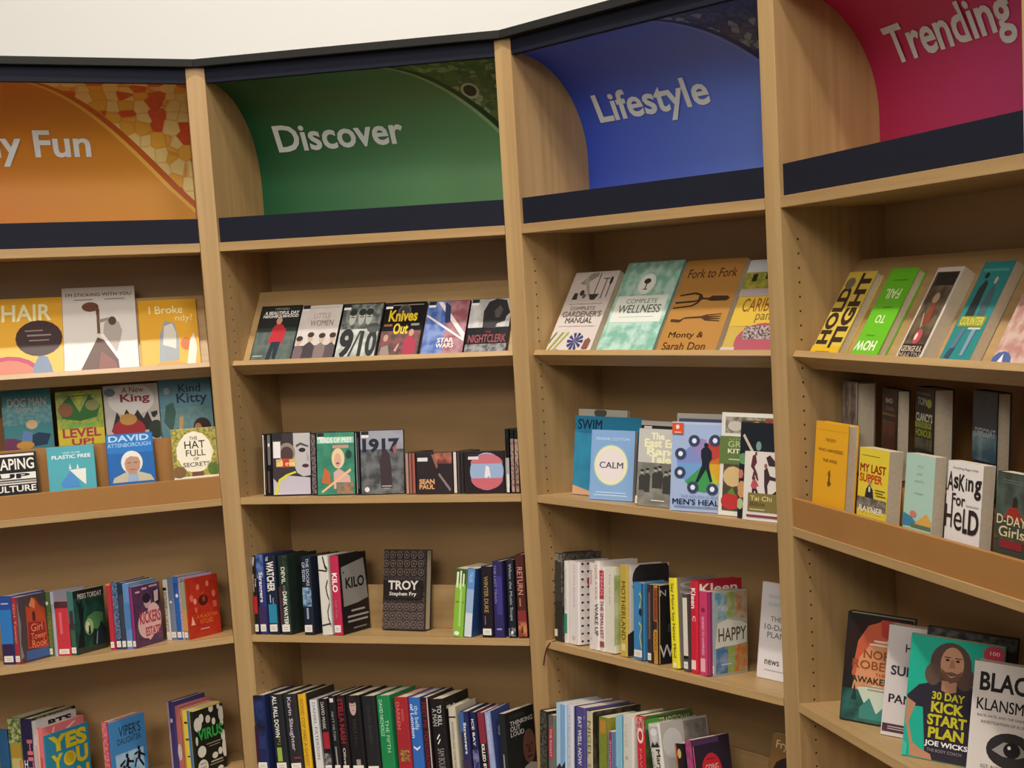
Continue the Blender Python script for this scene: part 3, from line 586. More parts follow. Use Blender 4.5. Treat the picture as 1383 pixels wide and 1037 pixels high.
A('kitty','hb','#5b8796','blue picture book titled Kind Kitty on the upper step, nearest the upright',[N(0,.3,1,.62,'#5b8796','#6d9690',60),T('Kind',.38,.82,.80,.93,'#26364a'),T('Kitty',.33,.64,.92,.81,'#26364a',0,.02),E(.15,.85,.06,.045,'#9aa9b4'),P('#3e5f56',.06,.44,.12,.66,.26,.7,.3,.56,.24,.38,.2,.3),P('#b99a6a',.30,.2,.36,.5,.44,.5,.38,.2),E(.78,.34,.17,.13,'#3a2820'),E(.70,.33,.07,.07,'#b07a56'),N(0,0,1,.22,'#7d8c3a','#c8b455',90)])
# ---- orange bay, trough
A('shaping','pb','#1b1a1c','black and white book lettered SHAPING UP CULTURE, leftmost in the front trough',[R(.04,.91,.96,.97,WH),T('SHAPING',.03,.58,.95,.86,WH,0,.02),R(.04,.34,.97,.50,WH),T('UP',.2,.36,.86,.48,BK,0,.04),R(.03,.27,.97,.31,'#a9a5a0'),R(.03,.22,.97,.25,WH),T('CULTURE',.03,.03,.96,.19,WH,0,.02)])
A('plastic','pb','#4fa0ad','light blue book lettered PLASTIC FREE with a white paper shape',[T('HOW TO LIVE',.34,.82,.70,.86,'#cfe3e4'),T('PLASTIC FREE',.10,.70,.92,.79,'#e4eeec',0,.02),P('#4b86c4',.25,.1,.48,.40,.64,.12,.66,.0,.3,.0),P('#dcdcd6',.45,.42,.80,.44,.78,.04,.70,.12),P('#cfd6d4',.44,.44,.47,.58,.5,.44),P('#cfd6d4',.60,.44,.63,.56,.66,.44)])
A('david','hb','#2762a6','blue book with a white-haired man in a cream jacket on its cover',[R(.02,.60,.98,.98,'#2d72ba'),T('DAVID',.06,.84,.92,.97,'#a9cbe0',0,.03),T('ATTENBOROUGH',.03,.725,.95,.81,'#8fbbe0',0,.02),P('#b8b09a',.08,0,.12,.10,.36,.2,.66,.2,.90,.12,.97,0),P('#8fa6c2',.40,0,.44,.2,.62,.2,.64,0),E(.52,.40,.23,.24,'#d9d6d2'),P('#b08a74',.36,.38,.38,.24,.46,.15,.58,.15,.68,.26,.70,.40,.66,.50,.50,.53,.40,.48),R(.42,.385,.50,.40,'#5c4438'),R(.56,.385,.64,.40,'#5c4438'),R(.46,.245,.60,.26,'#8a5a4c')])
A('hat','pb','#e2dac6','cream book titled THE HAT FULL OF SECRETS with a leafy border',[N(0,0,1,1,'#6d7a34','#c3b052',110),E(.5,.50,.40,.44,'#e2dac6',12),E(.5,.5,.43,.36,'#e2dac6',9),E(.12,.1,.16,.12,'#7a5a3a'),E(.9,.12,.14,.12,'#56702e'),R(.40,0,.66,.09,'#6e4a34'),T('THE',.40,.76,.58,.83,'#4a4540'),T('HAT',.28,.58,.74,.74,'#33302c'),T('FULL',.30,.42,.74,.55,'#33302c'),T('OF',.46,.33,.58,.39,'#4a4540'),T('SECRETS',.22,.20,.82,.29,'#4a4540')])
# ---- orange bay, fourth shelf
A('a4a','pb','#2c4a90','blue and purple paperback with a spine label, first on the left of the orange bay',[R(0,.55,1,1,'#3a4aa0')],[R(0,.3,1,.8,'#2f73b8'),R(.2,.88,.8,.9,'#a8b0d8'),R(0,0,1,.3,'#35264e')],lab=1)
A('girl','pb','#4a3f42','paperback with a glowing red house and orange lettering on a blue base',[P('#7c7a7c',.0,.95,.1,.6,.05,.3,.12,.1,0,.05),P('#b04a2c',.28,.2,.30,.85,.42,.80,.52,.96,.66,.94,.78,.82,.95,.76,.98,.16),P('#8a2f2c',.3,.22,.34,.6,.9,.56,.96,.2),P('#d07a4c',.40,.84,.52,.96,.64,.90,.6,.78),R(.5,.60,.6,.74,'#4a2a28'),R(.2,.03,.98,.17,'#3b5c94'),T('Girl',.42,.44,.82,.56,'#e0865a'),T('Tower',.40,.32,.92,.42,'#e0865a'),T('Rook',.42,.20,.94,.31,'#e0865a')],[T('Girl Tower',.3,.3,.7,.9,'#c88a80',-90)],sc='#9c2f3a',lab=1)
A('a4c','pb','#4f6b3c','paperback with a mottled olive green spine beside the red house cover',None,[N(0,.14,1,.7,'#4f6b3c','#8a7a34',130),E(.5,.82,.25,.03,WH)],lab=1)
A('a4d','pb','#a3a2b4','tall lilac grey paperback behind the short red spine',None,[R(0,.8,1,1,'#b3b2c2')])
A('a4e','pb','#b8363f','short red paperback with a pale top band and label',None,[R(0,.88,1,1,'#4a3038'),R(.3,.4,.5,.8,'#c8606a')],lab=1)
A('piers','pb','#1f3d36','dark green paperback with a moonlit tree and a small figure',[N(0,0,1,1,'#1f3d36','#24584a',30),P('#4d7c50',.34,.36,.4,.56,.66,.62,.92,.58,.9,.4,.7,.34),E(.44,.40,.14,.13,'#8fae78'),E(.40,.40,.07,.08,'#c9cfa8'),P('#16211f',.02,.1,.16,.4,.14,.72,.06,.86,.2,.78,.28,.9,.26,.7,.34,.78,.26,.52,.26,.1),P('#161f22',.40,.28,.43,.42,.47,.42,.48,.28),P('#1d2a2c',.5,.1,.6,.36,.7,.3,.84,.46,.98,.3,.98,.06),P('#77889a',.62,.10,.68,.30,.71,.30,.66,.10),R(.04,.02,.98,.08,'#3c372c'),R(.0,.88,1,1,'#20241f'),T('PIERS TORDAY',.14,.86,.92,.94,WH)],[R(0,.5,1,1,'#3c6c6a'),R(.2,.4,.8,.7,'#3d2f38')],sc='#345c4c',lab=1)
A('a4g','pb','#a82f3c','bright red paperback spine right of the dark green tree cover',None,[R(0,.97,1,1,'#c98a5c')],lab=1)
A('a4h','pb','#243a63','navy paperback spine speckled with pale stars',None,[N(0,.15,1,1,'#24365c','#6d86a0',160)],lab=1)
A('a4i','pb','#3a3c46','narrow charcoal spine between navy and light blue paperbacks',None,[R(0,.82,1,1,'#1e3140')],lab=1)
A('a4j','pb','#5a82b4','light blue paperback standing taller behind the purple cover',None,[R(0,.3,1,.7,'#4a74a6')],lab=1)
A('a4k','pb','#4e2c50','purple paperback with a pink heart-shaped badge and a kissing pair',[N(0,0,1,1,'#4e2c50','#5c385c',60),R(.1,.88,.26,.91,'#d7a0b4'),R(.34,.92,.52,.95,'#d7a0b4'),R(.6,.94,.9,.97,'#d7a0b4'),E(.50,.72,.13,.12,'#c9a3a6'),E(.48,.77,.15,.08,'#2c1c28'),E(.84,.76,.14,.14,'#2c1c28'),P('#d9b8b4',.76,.86,.92,.88,.9,.7,.76,.68),E(.40,.34,.30,.22,'#d8b3ae'),E(.70,.42,.26,.26,'#d8b3ae'),P('#d8b3ae',.12,.28,.5,.08,.94,.3,.7,.5),T('KICKERS',.18,.36,.94,.56,'#b03648',0,.03),T('ESTATE',.36,.15,.90,.30,'#b03648',0,.03)],None,sc='#8e2c62',lab=1)
A('a4l','pb','#c9c4b8','black and white patterned spine right of the heart badge cover',None,[N(.1,.14,.9,.80,'#d0cabf','#6d675f',200),R(0,.82,1,.87,BK),R(.1,.88,.9,.97,'#cfc7c0')],lab=1)
A('a4m','pb','#69748c','grey blue paperback spine next to the patterned one',None,[E(.4,.6,.2,.02,WH)],lab=1)
A('a4n','pb','#2459a0','vivid blue paperback spine second from the grey blue one',None,[E(.6,.7,.25,.03,'#cfd6e4'),R(0,.9,1,1,'#2a6ab4')],lab=1)
A('a4o','pb','#a98aa0','thin pink flecked spine beside the vivid blue one',None,[N(0,.1,1,1,'#8f7f98','#c9a9b8',170)],lab=1)
A('a4p','pb','#5c7474','grey green paperback with an orange foot, standing behind the red cover',[R(0,0,1,1,'#5c7474')],[R(0,.14,1,.5,'#b98a4a'),R(0,.5,1,.96,'#8d8f6a')],lab=1)
A('a4q','pb','#ad2a1e','red paperback with a ring of pale dancers, nearest the upright',[N(0,0,1,1,'#ad2a1e','#b5331f',40),E(.50,.60,.15,.09,'#4a1714'),E(.52,.62,.05,.05,'#8a3a2c'),E(.36,.83,.05,.05,'#d0705a'),E(.66,.86,.05,.05,'#d0705a'),E(.14,.66,.06,.06,'#d0604a'),E(.24,.60,.05,.05,'#d88a6c'),E(.84,.68,.06,.06,'#d0705a'),E(.86,.5,.05,.05,'#7a201a'),P('#c85a40',.2,.5,.3,.5,.28,.4,.22,.42),P('#c85a40',.4,.78,.48,.72,.56,.78,.5,.7),P('#d0604a',.78,.56,.92,.56,.9,.44,.8,.46),P('#e0a088',.06,.22,.12,.37,.2,.22),T('A PLACE FOR',.26,.31,.92,.37,'#d8702c'),T('WITCHES',.34,.21,.76,.29,'#d8702c'),R(.34,.12,.62,.14,'#c88a9a')])
# ---- orange bay, bottom shelf
A('a5a','pb','#2f5f8c','blue book lettered in white, leftmost on the lowest shelf of the orange bay',[T('SS',.4,.5,.8,.8,WH),R(0,.88,1,1,'#1c1a18')])
A('a5b','pb','#6d7c40','pale green and yellow spine standing left of the navy one',[R(0,0,1,1,'#3f5a34')],[N(0,.7,1,1,'#4a6a34','#c0c48a',80),R(.1,.3,.9,.68,'#c3b878'),R(.1,.52,.9,.7,'#b08f3c'),R(.7,0,1,.5,'#b98a58')])
A('a5c','hb','#20211f','large black hardback with a navy spine and pink letters, behind the grey and pink books',[N(.1,.92,.9,1,'#20211f','#7a7a4c',90)],[R(0,0,1,1,'#2c2647'),T('HIT',.45,.3,.95,.75,'#c46a76',-90,.03),T('H',.1,.4,.4,.5,WH)],sc='#2c2647')
A('a5d','pb','#b9b4b8','grey book with thick black capitals, mostly hidden behind a pink one',[T('BTS',.30,.88,.88,.965,BK,0,.05)],[R(0,0,1,.7,'#b9a4a0')])
A('a5e','pb','#cc6a70','salmon pink book tucked behind YES YOU CAN',[P('#e0b0a8',.2,.86,.26,.97,.3,.97,.24,.86),P('#e0b0a8',.55,.9,.75,.97,.8,.96,.6,.88)],[R(.3,0,.7,.6,'#b05058'),R(.0,0,.3,1,'#d8a898')])
A('yes','pb','#2f7f9e','blue book with big yellow letters YES YOU CAN',[T('YES',.09,.70,.95,.95,'#c9b521',0,.05),T('Y',.12,.42,.38,.66,'#c9b521',0,.05),E(.53,.54,.14,.115,'#c9b521'),E(.53,.55,.10,.08,'#b5a22a'),T('U',.68,.42,.95,.68,'#c9b521',0,.05),T('CAN',.12,.1,.95,.38,'#c9b521',0,.05)])
A('a5g','pb','#a93a48','pink book with a red striped spine left of the running figures',None,[N(.1,0,.9,1,'#b94452','#d8848c',120)],sc='#c8707a')
A('viper','pb','#3f7fb8','blue book with black running figures on its cover',[N(.1,.02,.9,.5,'#7fb0d6','#a9cbe4',30),T("VIPER'S",.24,.74,.86,.90,'#23303c'),T('DAUGHTER',.18,.63,.86,.72,'#2e4258'),E(.42,.44,.04,.035,BK),P(BK,.36,.28,.42,.42,.48,.40,.44,.28),P(BK,.2,.34,.36,.4,.36,.37,.22,.30),P(BK,.44,.38,.6,.34,.6,.31,.44,.34),P(BK,.36,.3,.22,.16,.2,.2,.3,.32),P(BK,.42,.3,.58,.2,.56,.16,.4,.26),E(.76,.50,.035,.03,BK),P(BK,.70,.34,.76,.48,.81,.46,.78,.34),P(BK,.62,.44,.74,.46,.74,.43,.62,.41),P(BK,.78,.44,.92,.38,.92,.35,.78,.40),P(BK,.70,.36,.62,.22,.6,.26,.66,.36),P(BK,.76,.36,.88,.24,.86,.2,.74,.32)],sc='#3a6fa6')
A('a5i','hb','#39305c','purple hardback rising behind the pink one near the VIRUS book',[R(0,.93,1,1,'#3d3568')],[E(.5,.75,.2,.03,'#b8a8c8'),R(0,0,.25,1,'#9c8090')])
A('a5j','hb','#a55a5c','dusky pink book between the purple one and the yellow spine',[R(0,0,1,1,'#a05458')],[E(.5,.35,.4,.12,'#b9a8a8')])
A('a5k','pb','#b37a3c','thin orange spine left of the yellow one',None,[R(.4,.1,.6,.9,'#4a3020')])
A('a5l','pb','#d0b840','yellow spine with black marks left of the VIRUS book',None,[R(.2,.80,.6,.83,BK),R(.2,.55,.7,.58,'#4a3c58'),R(.3,.3,.7,.32,BK),R(.66,0,1,1,'#3d6a9c')])
A('virus','pb','#1d1e18','dark book lettered VIRUS in green among white germ shapes',[E(.14,.78,.13,.11,'#c9c6ba',14),E(.26,.86,.08,.07,'#c9c6ba'),E(.48,.82,.08,.06,'#b9b6a8'),E(.66,.76,.06,.055,'#c9c6ba'),E(.60,.97,.08,.06,'#c9c6ba'),E(.93,.84,.10,.12,'#c9c6ba',12),E(.92,.7,.06,.05,'#c9c6ba'),E(.95,.5,.09,.09,'#c9c6ba',9),E(.2,.36,.14,.09,'#cfccc0',11),E(.2,.12,.17,.12,'#cfccc0'),E(.62,.24,.1,.05,'#c9c6ba',9),E(.80,.28,.07,.055,'#c9c6ba'),E(.95,.3,.08,.14,'#c9c6ba',12),E(.06,.54,.04,.07,'#b8c8b0'),E(.76,.02,.1,.04,'#c9c6ba'),E(.84,.97,.05,.05,'#c9c6ba'),T('VIRUS',.10,.53,.93,.70,'#2f9a44',0,.03),R(.36,.44,.84,.455,'#8b887c'),R(.44,.40,.80,.412,'#8b887c'),R(.46,.15,.86,.17,'#a9a698'),R(.42,.11,.88,.125,'#8b887c')]+[E(.12+.05*i,.06+.06*j,.012,.012,'#2c2c26') for i in range(4) for j in range(3)])
# ---- green bay, display ledge
TAB = lambda c=WH: [R(.03,.93,.2,.985,'#22242a'),R(.03,.885,.2,.925,c)]
A('beautiful','dvd',BK,'dark film case with a seated man in a red cardigan, leftmost on the ledge',[N(.02,.01,.98,.62,'#4a5652','#5f6c66',40),R(.02,.62,.98,.98,'#1f2321'),R(.03,.55,.98,.62,'#2b3430'),T('TOM HANKS',.34,.92,.70,.96,'#b8b4ae'),T('A BEAUTIFUL DAY',.12,.845,.96,.90,WH,0,.02),T('NEIGHBOURHOOD',.10,.79,.96,.84,WH,0,.02),P('#a82c34',.36,.36,.40,.62,.50,.70,.60,.68,.74,.58,.70,.34),E(.52,.735,.07,.06,'#b98a72'),P('#26303a',.38,.08,.44,.38,.66,.38,.62,.08,.54,.1,.52,.3,.48,.06),R(.06,.14,.3,.155,'#a9b4ae'),R(.06,.07,.26,.085,'#a9b4ae')])
A('women','dvd','#b9b3ae','pale film case with four women standing in a row',[N(.01,.01,.99,.99,'#c6bdb8','#cdc5c0',20),T('LITTLE',.34,.76,.74,.85,'#a0807c'),T('WOMEN',.28,.63,.84,.73,'#a0807c'),R(.2,.93,.94,.95,'#b4a8a2'),N(.01,.01,.99,.30,'#4f4450','#6a5c62',60)]+[x for i,(cx,cy,c) in enumerate([(.1,.36,'#6d5a5c'),(.36,.42,'#40383e'),(.64,.40,'#7a6a66'),(.90,.40,'#54484c')]) for x in (P(c,cx-.15,.02,cx-.12,cy-.12,cx,cy-.05,cx+.12,cy-.12,cx+.15,.02),E(cx,cy+.01,.06,.07,'#b59a88'),E(cx,cy+.06,.08,.045,'#3a2e2c'))]+TAB('#cfc8c4'))
A('nine','dvd',BK,'grey black and white film case with large figures 9/10',[N(.03,.55,.97,.98,'#4c524e','#8d938d',40),N(.03,.01,.97,.55,'#c3c7c0','#9da29c',30)]+[x for cx in (.28,.5,.68) for x in (E(cx,.74,.08,.12,'#b3b6b0'),E(cx,.84,.09,.06,'#2c302e'),R(cx-.05,.75,cx+.05,.765,'#33312f'))]+[T('9',.07,.05,.40,.56,'#26282a',0,.04),P('#3a3c3e',.30,.03,.52,.52,.56,.52,.36,.03),T('10',.55,.08,.97,.52,'#2c2f30',0,.04),E(.84,.56,.16,.08,'#4a4d4c')]+TAB())
A('knives','dvd','#3a3432','film case with a yellow two-line title above a dark red cast',[N(.02,.01,.98,.5,'#4a3a38','#7c4a48',40),R(.2,.94,.95,.955,'#8d857c'),E(.5,.82,.16,.14,'#5a5450'),E(.5,.82,.13,.11,'#3a3432'),T('Knives',.14,.66,.84,.86,'#d0b02c',0,.03),T('Out',.30,.44,.66,.63,'#d0b02c',0,.03),R(.06,.58,.26,.62,'#8d5a40'),R(.72,.58,.92,.62,'#8d8a84'),P('#9c3448',.62,.02,.60,.34,.74,.44,.90,.32,.92,.02),E(.76,.46,.06,.06,'#b58a78'),P('#8a7d74',.06,.02,.08,.22,.24,.26,.34,.02),E(.16,.38,.06,.06,'#b08a7c'),P('#b98a7c',.40,.16,.46,.14,.52,.28,.48,.28)]+TAB())
A('star','dvd','#4a5f9c','blue and red film case crossed by a white beam',[N(.01,.01,.5,.99,'#3c5aa4','#7a90c4',30),N(.5,.01,.99,.99,'#8c4a54','#a87a84',30),P('#d6d0d2',.0,.74,.04,.76,.98,.32,.98,.28),P('#e0cfd0',.24,.98,.34,.98,.98,.42,.98,.30),P('#2c3558',.42,.98,.56,.9,.6,.62,.48,.6,.44,.8),T('STAR',.36,.27,.74,.35,WH,0,.02),T('WARS',.34,.18,.76,.26,WH,0,.02)]+TAB())
A('clerk','dvd','#b8b5b4','film case with a dark profile of a man above pale red capitals',[N(.01,.5,.99,.99,'#c6c3c2','#aaa8a8',30),P('#2c2a2c',.36,.5,.34,.78,.44,.94,.62,.99,.86,.96,.92,.84,.98,.74,.90,.68,.88,.6,.70,.56,.66,.48),P('#55504e',.60,.78,.72,.88,.80,.8,.74,.66,.64,.66),N(.01,.01,.99,.22,'#8d8b8c','#3a383a',50),T('THE',.44,.40,.58,.44,'#7c2c34'),T('NIGHTCLERK',.06,.24,.96,.38,'#8a4048',0,.02)]+TAB())
# ---- green bay, middle shelf
A('da','dvd',BK,'black film case shown spine on, left of the woman with dark lipstick',None,[R(.15,.02,.4,.98,'#c9c2b8'),R(.5,.1,.85,.9,'#3a2a28')])
A('db','dvd',BK,'second dark film case spine beside the woman with dark lipstick',None,[R(.2,.5,.8,.98,'#6a6460'),E(.5,.82,.2,.03,WH),R(.1,.05,.5,.4,'#54443c')])
A('allabout','dvd','#b8b4b4','film case with a grey close-up of a woman and a yellow ribbon',[R(.01,.01,.99,.99,'#3a3236'),P('#b3afb0',.55,.99,.56,.5,.64,.36,.80,.30,.99,.32,.99,.99),P('#4c4a4c',.62,.76,.74,.80,.94,.76,.94,.79,.74,.84,.62,.80),E(.78,.72,.09,.035,'#2c2a2c'),E(.86,.47,.09,.03,'#4a2c30'),P('#9a9698',.90,.72,.96,.56,.90,.55),E(.38,.68,.22,.16,'#8c7c74'),E(.38,.66,.17,.12,'#4a3a38'),R(.10,.46,.62,.58,'#c9a96a'),R(.26,.45,.44,.59,'#b83c28'),T('all eve',.13,.475,.58,.55,'#e3d39a'),P('#b5afbc',.02,.02,.02,.28,.14,.2,.4,.32,.7,.3,.98,.28,.98,.02),P('#c4c43c',.12,.02,.2,.22,.42,.32,.62,.36,.60,.39,.36,.34,.16,.26,.04,.02),R(.03,.60,.22,.86,'#d8d4d4'),R(.03,.90,.26,.985,'#26262a')])
A('dc','dvd','#5a5250','patterned film case spine left of the green film with a blonde woman',None,[N(.05,.02,.95,.98,'#8c7c80','#2c2628',170)])
A('prey','dvd','#3f8f70','green film case with a blonde woman holding a bat',[N(.01,.01,.99,.99,'#3f8f70','#2f7a64',25),R(.02,.82,.98,.92,'#8fc0a8'),T('BIRDS OF PREY',.10,.83,.94,.91,'#e6efe6',0,.02),R(.42,.74,.84,.79,'#b98a7c'),E(.56,.58,.17,.16,'#d8c096'),E(.55,.55,.09,.11,'#c9a08c'),R(.51,.49,.59,.515,'#8a2c3c'),P('#c9a39a',.44,.10,.44,.36,.58,.42,.72,.36,.86,.3,.9,.1),P('#b5623c',.12,.2,.2,.44,.34,.36,.36,.16),P('#d8b08a',.10,.06,.14,.04,.9,.38,.88,.42),N(.5,.02,.95,.2,'#b0705c','#4a7a5c',60),E(.84,.64,.08,.07,'#24443c')]+TAB())
A('dd','dvd',BK,'dark film case spine left of the film numbered 1917',None,[R(.25,.02,.45,.98,'#8d8a90'),R(.6,.1,.9,.9,'#3c4248')])
A('nineteen','dvd','#46484e','grey film case numbered 1917 with a hooded soldier',[N(.01,.01,.99,.70,'#3a3b40','#6d6f72',30),N(.01,.70,.99,.99,'#8a8c98','#9c9eaa',15),T('1917',.05,.65,.90,.87,'#24263a',0,.05),P('#3a2f34',.46,.1,.44,.5,.50,.66,.58,.70,.66,.64,.70,.46,.72,.1),R(.48,.12,.70,.135,'#a9a8a8'),R(.52,.085,.66,.10,'#8d8c8c'),E(.14,.08,.055,.04,'#d0cfcc'),P('#9c5a58',.74,.72,.84,.78,.80,.60)]+TAB())
A('ca','cd',BK,'pinkish disc case spine, first beside the film numbered 1917',None,[R(.1,.02,.9,.98,'#a88078')])
A('cb','cd',BK,'brown pink disc case spine, middle one of three left of the orange and black disc',None,[R(.1,.02,.9,.98,'#8a5c54')])
A('cc','cd',BK,'reddish disc case spine touching the orange and black disc',None,[R(.1,.02,.9,.98,'#9c5648')])
A('sean','cd',BK,'black and orange disc case with orange letters low on its cover',[R(.02,.02,.98,.98,'#2c2428'),N(.5,.72,.98,.98,'#b8705c','#6d3a38',30),P('#8a5c4c',.42,.94,.56,.6,.6,.66,.5,.94),P('#7c7074',.60,.46,.92,.06,.95,.12,.64,.5),T('SEAN',.08,.24,.50,.36,'#c9996a',0,.04),T('PAUL',.08,.12,.50,.23,'#c9996a',0,.04),R(.04,.88,.32,.93,'#26262a'),R(.04,.78,.32,.87,'#d0cccc')])
A('cd','cd',BK,'white disc case spine right of the orange and black disc',None,[R(.1,.02,.9,.98,'#c9c0b8')])
A('ce','cd',BK,'dark brown disc case spine in the middle of the second trio',None,[R(.2,.02,.5,.98,'#54484a')])
A('cf','cd',BK,'black disc case spine touching the disc with a round window picture',None,[R(.3,.02,.5,.98,'#3a3638')])
A('dome','cd',BK,'dark disc case with a round picture of a pink and blue sky',[R(.02,.02,.98,.98,'#241c24'),E(.56,.52,.42,.44,'#8fa4c4',28),P('#b86a74',*[v for i in range(13) for v in (.56+.40*cos(pi*i/12),.70+.24*sin(pi*i/12)*.95)]),P('#b8606a',*[v for i in range(13) for v in (.56-.40*cos(pi*i/12),.36-.27*sin(pi*i/12))]),P('#d8d4d8',.50,.38,.54,.66,.62,.62,.66,.36,.6,.42,.56,.36),R(.10,.88,.36,.93,'#2c2a30'),R(.10,.80,.36,.87,'#cfc8cc')])
A('dx','dvd','#c9c6c2','white film case spine, first of three by the right upright',None,[R(.1,.1,.9,.55,'#9c9aa4'),R(.2,.86,.8,.97,BK),R(.2,.02,.8,.3,'#cfc9c4')])
A('dy','dvd','#a98a84','brownish pink film case spine, middle of three by the right upright',None,[N(.1,.02,.9,.85,'#b09890','#7c5c58',140),R(.2,.86,.8,.97,BK)])
A('dz','dvd','#b59c8c','beige film case spine touching the right upright',None,[N(.1,.02,.9,.85,'#b8a090','#8a6c5c',140),R(.2,.86,.8,.97,BK),T('ACE',.2,.06,.8,.5,'#4a2c2c',-90)])
# ---- green bay, fourth shelf
A('tess','hb','#1c181c','black hardback with a red block on its spine, leftmost on the fourth shelf',None,[P('#a8a4a8',.2,.9,.5,.99,.8,.97,.5,.86),T('Tess',.62,.60,.92,.71,WH,-90),T('Gerritsen',.15,.54,.5,.76,'#c9b8a0',-90),R(.1,.26,.9,.48,'#a8242c')],lab=1)
A('strangers','hb','#2b3470','blue hardback with Strangers in white down its spine',None,[N(0,.7,1,1,'#5c7cb8','#2c3f78',50),R(0,.05,1,.35,'#3a2c54'),T('Strangers',.15,.40,.8,.78,WH,-90,.02)],lab=1)
A('watcher','hb','#1c2334','hardback spine with bold white letters WATCHER over turquoise',None,[R(.1,.14,.92,.38,'#2c7c9c'),T('THE',.08,.93,.34,.985,WH,-90),T('WATCHER',.12,.54,.88,.92,WH,-90,.03),R(.3,.40,.4,.5,'#9cb8c4'),R(.6,.38,.66,.46,'#9cb8c4')],lab=1)
A('devil','hb','#202c26','dark green hardback lettered DEVIL AND THE DARK WATER',None,[N(.55,.1,1,1,'#2c4434','#1c2622',60),R(0,.06,.25,.6,'#4a2c34'),T('DEVIL',.35,.64,.72,.85,'#c9d0b8',-90,.02),T('AND THE',.45,.55,.65,.62,'#8a9484',-90),T('DARK WATER',.38,.12,.78,.54,'#dfe3d4',-90,.02)],lab=1)
A('doors','hb','#1c2230','navy hardback with a glowing pale swirl, THE DOORS OF EDEN',None,[N(.05,.36,.95,.60,'#8fb0cc','#41587c',60),T('THE DOORS',.52,.62,.82,.97,'#b8c0d4',-90),T('OF EDEN',.12,.68,.42,.92,'#b8c0d4',-90),R(.4,.2,.6,.34,'#8d98a8')],lab=1)
A('whitepat','hb','#c9c6bd','off-white hardback with black branching lines on its spine',None,[P('#2c2a28',.5,.99,.7,.84,.95,.8,.98,.84,.8,.88,.62,.99),P('#2c2a28',.1,.83,.9,.81,.9,.79,.1,.81),P('#2c2a28',.9,.7,.66,.6,.75,.5,.95,.42,.98,.45,.84,.52,.78,.6,.96,.68),P('#2c2a28',.98,.42,.7,.3,.72,.2,.98,.1,.98,.14,.8,.22,.8,.3,.98,.38),P('#2c2a28',.1,.13,.9,.15,.9,.13,.1,.11)])
A('kilo','hb','#1e1b1f','black hardback lettered KILO with a crimson spine and a grey paper note',[P('#8f8e8a',.12,.34,.10,.84,.90,.92,.98,.40,.6,.36),E(.18,.77,.02,.015,BK),T('KILO',.22,.56,.88,.70,'#1c1b1c',0,.03),R(.36,.26,.84,.285,'#a4a2a0'),R(.22,.19,.96,.215,'#a4a2a0'),R(.22,.13,.92,.155,'#a4a2a0'),R(.4,.04,.86,.06,'#7a7876')],[T('KILO',.2,.54,.82,.78,'#e6ddda',-90,.03),T('TOBY MUSE',.36,.22,.58,.44,'#d8a4ac',-90)],sc='#b02a4c',lab=1)
A('troy','hb','#2a2323','dark patterned hardback titled TROY standing face out alone',[N(.02,.01,.98,.99,'#2a2323','#564a47',170)]+[x for j in range(9) for i in range(6) if not (3 <= j <= 5) for x in (E(.10+.16*i,.07+.108*j,.068,.045,'#6e605b',12),E(.10+.16*i,.07+.108*j,.052,.034,'#2a2323',12),E(.10+.16*i,.07+.108*j,.03,.018,'#62544f',8))]+[R(.06,.39,.94,.62,'#272021'),T('TROY',.17,.50,.86,.615,'#e2dcd6',0,.03),T('Stephen Fry',.20,.415,.82,.475,'#d6cfc8',0,.02)])
A('greensp','pb','#7fae3c','leaning lime green spine with pale grass blades',None,[R(0,.78,1,1,'#3c4f3a'),R(.1,.72,.3,.95,'#cfdcb0'),R(.42,.70,.58,.97,'#cfdcb0'),R(.7,.74,.85,.93,'#cfdcb0'),R(.1,.5,.9,.52,'#5c8a2c'),R(.5,.15,.7,.7,'#a4c878'),E(.4,.05,.25,.03,'#e4ecd8')])
A('bluesp','pb','#2c4c84','leaning pale blue spine fading to white at its foot',None,[R(.05,.7,.95,1,'#5c86bc'),R(.05,.35,.95,.7,'#8fa9c8'),R(.05,0,.95,.35,'#c3ccd4'),T('TALES',.3,.8,.7,.95,'#a9c4e0',-90)])
A('winter','hb','#231b22','dark plum hardback lettered WINTER DUKE in old gold',None,[T('WINTER DUKE',.3,.35,.66,.86,'#a08c54',-90),R(.3,.18,.4,.3,'#6a6068')],lab=1)
A('purplesp','hb','#2f2a58','indigo hardback with a faded violet spine',None,[R(.4,.3,.95,.8,'#3f3680'),T('THE LAST TRAIN',.2,.45,.4,.95,'#8a88a8',-90),R(.3,.1,.8,.12,'#8f8cb4')])
A('music','hb','#1d2029','near-black hardback lettered When the Music Stops',None,[T('When the Music Stops',.25,.22,.72,.95,'#c3c6cc',-90,.015),N(.05,.02,.95,.13,'#1d2029','#8d9498',150),E(.5,.07,.15,.02,WH)])
A('return','hb','#4a2420','red brown hardback lettered RETURN beside the right upright',None,[T('RETURN',.2,.52,.75,.85,'#c48a78',-90),R(.3,.38,.45,.48,'#a86c5c'),N(.05,.02,.95,.2,'#c48058','#8a3c28',70),P('#4a2a20',.3,.06,.45,.16,.6,.06),R(.05,.2,.95,.33,'#7a2c30')])
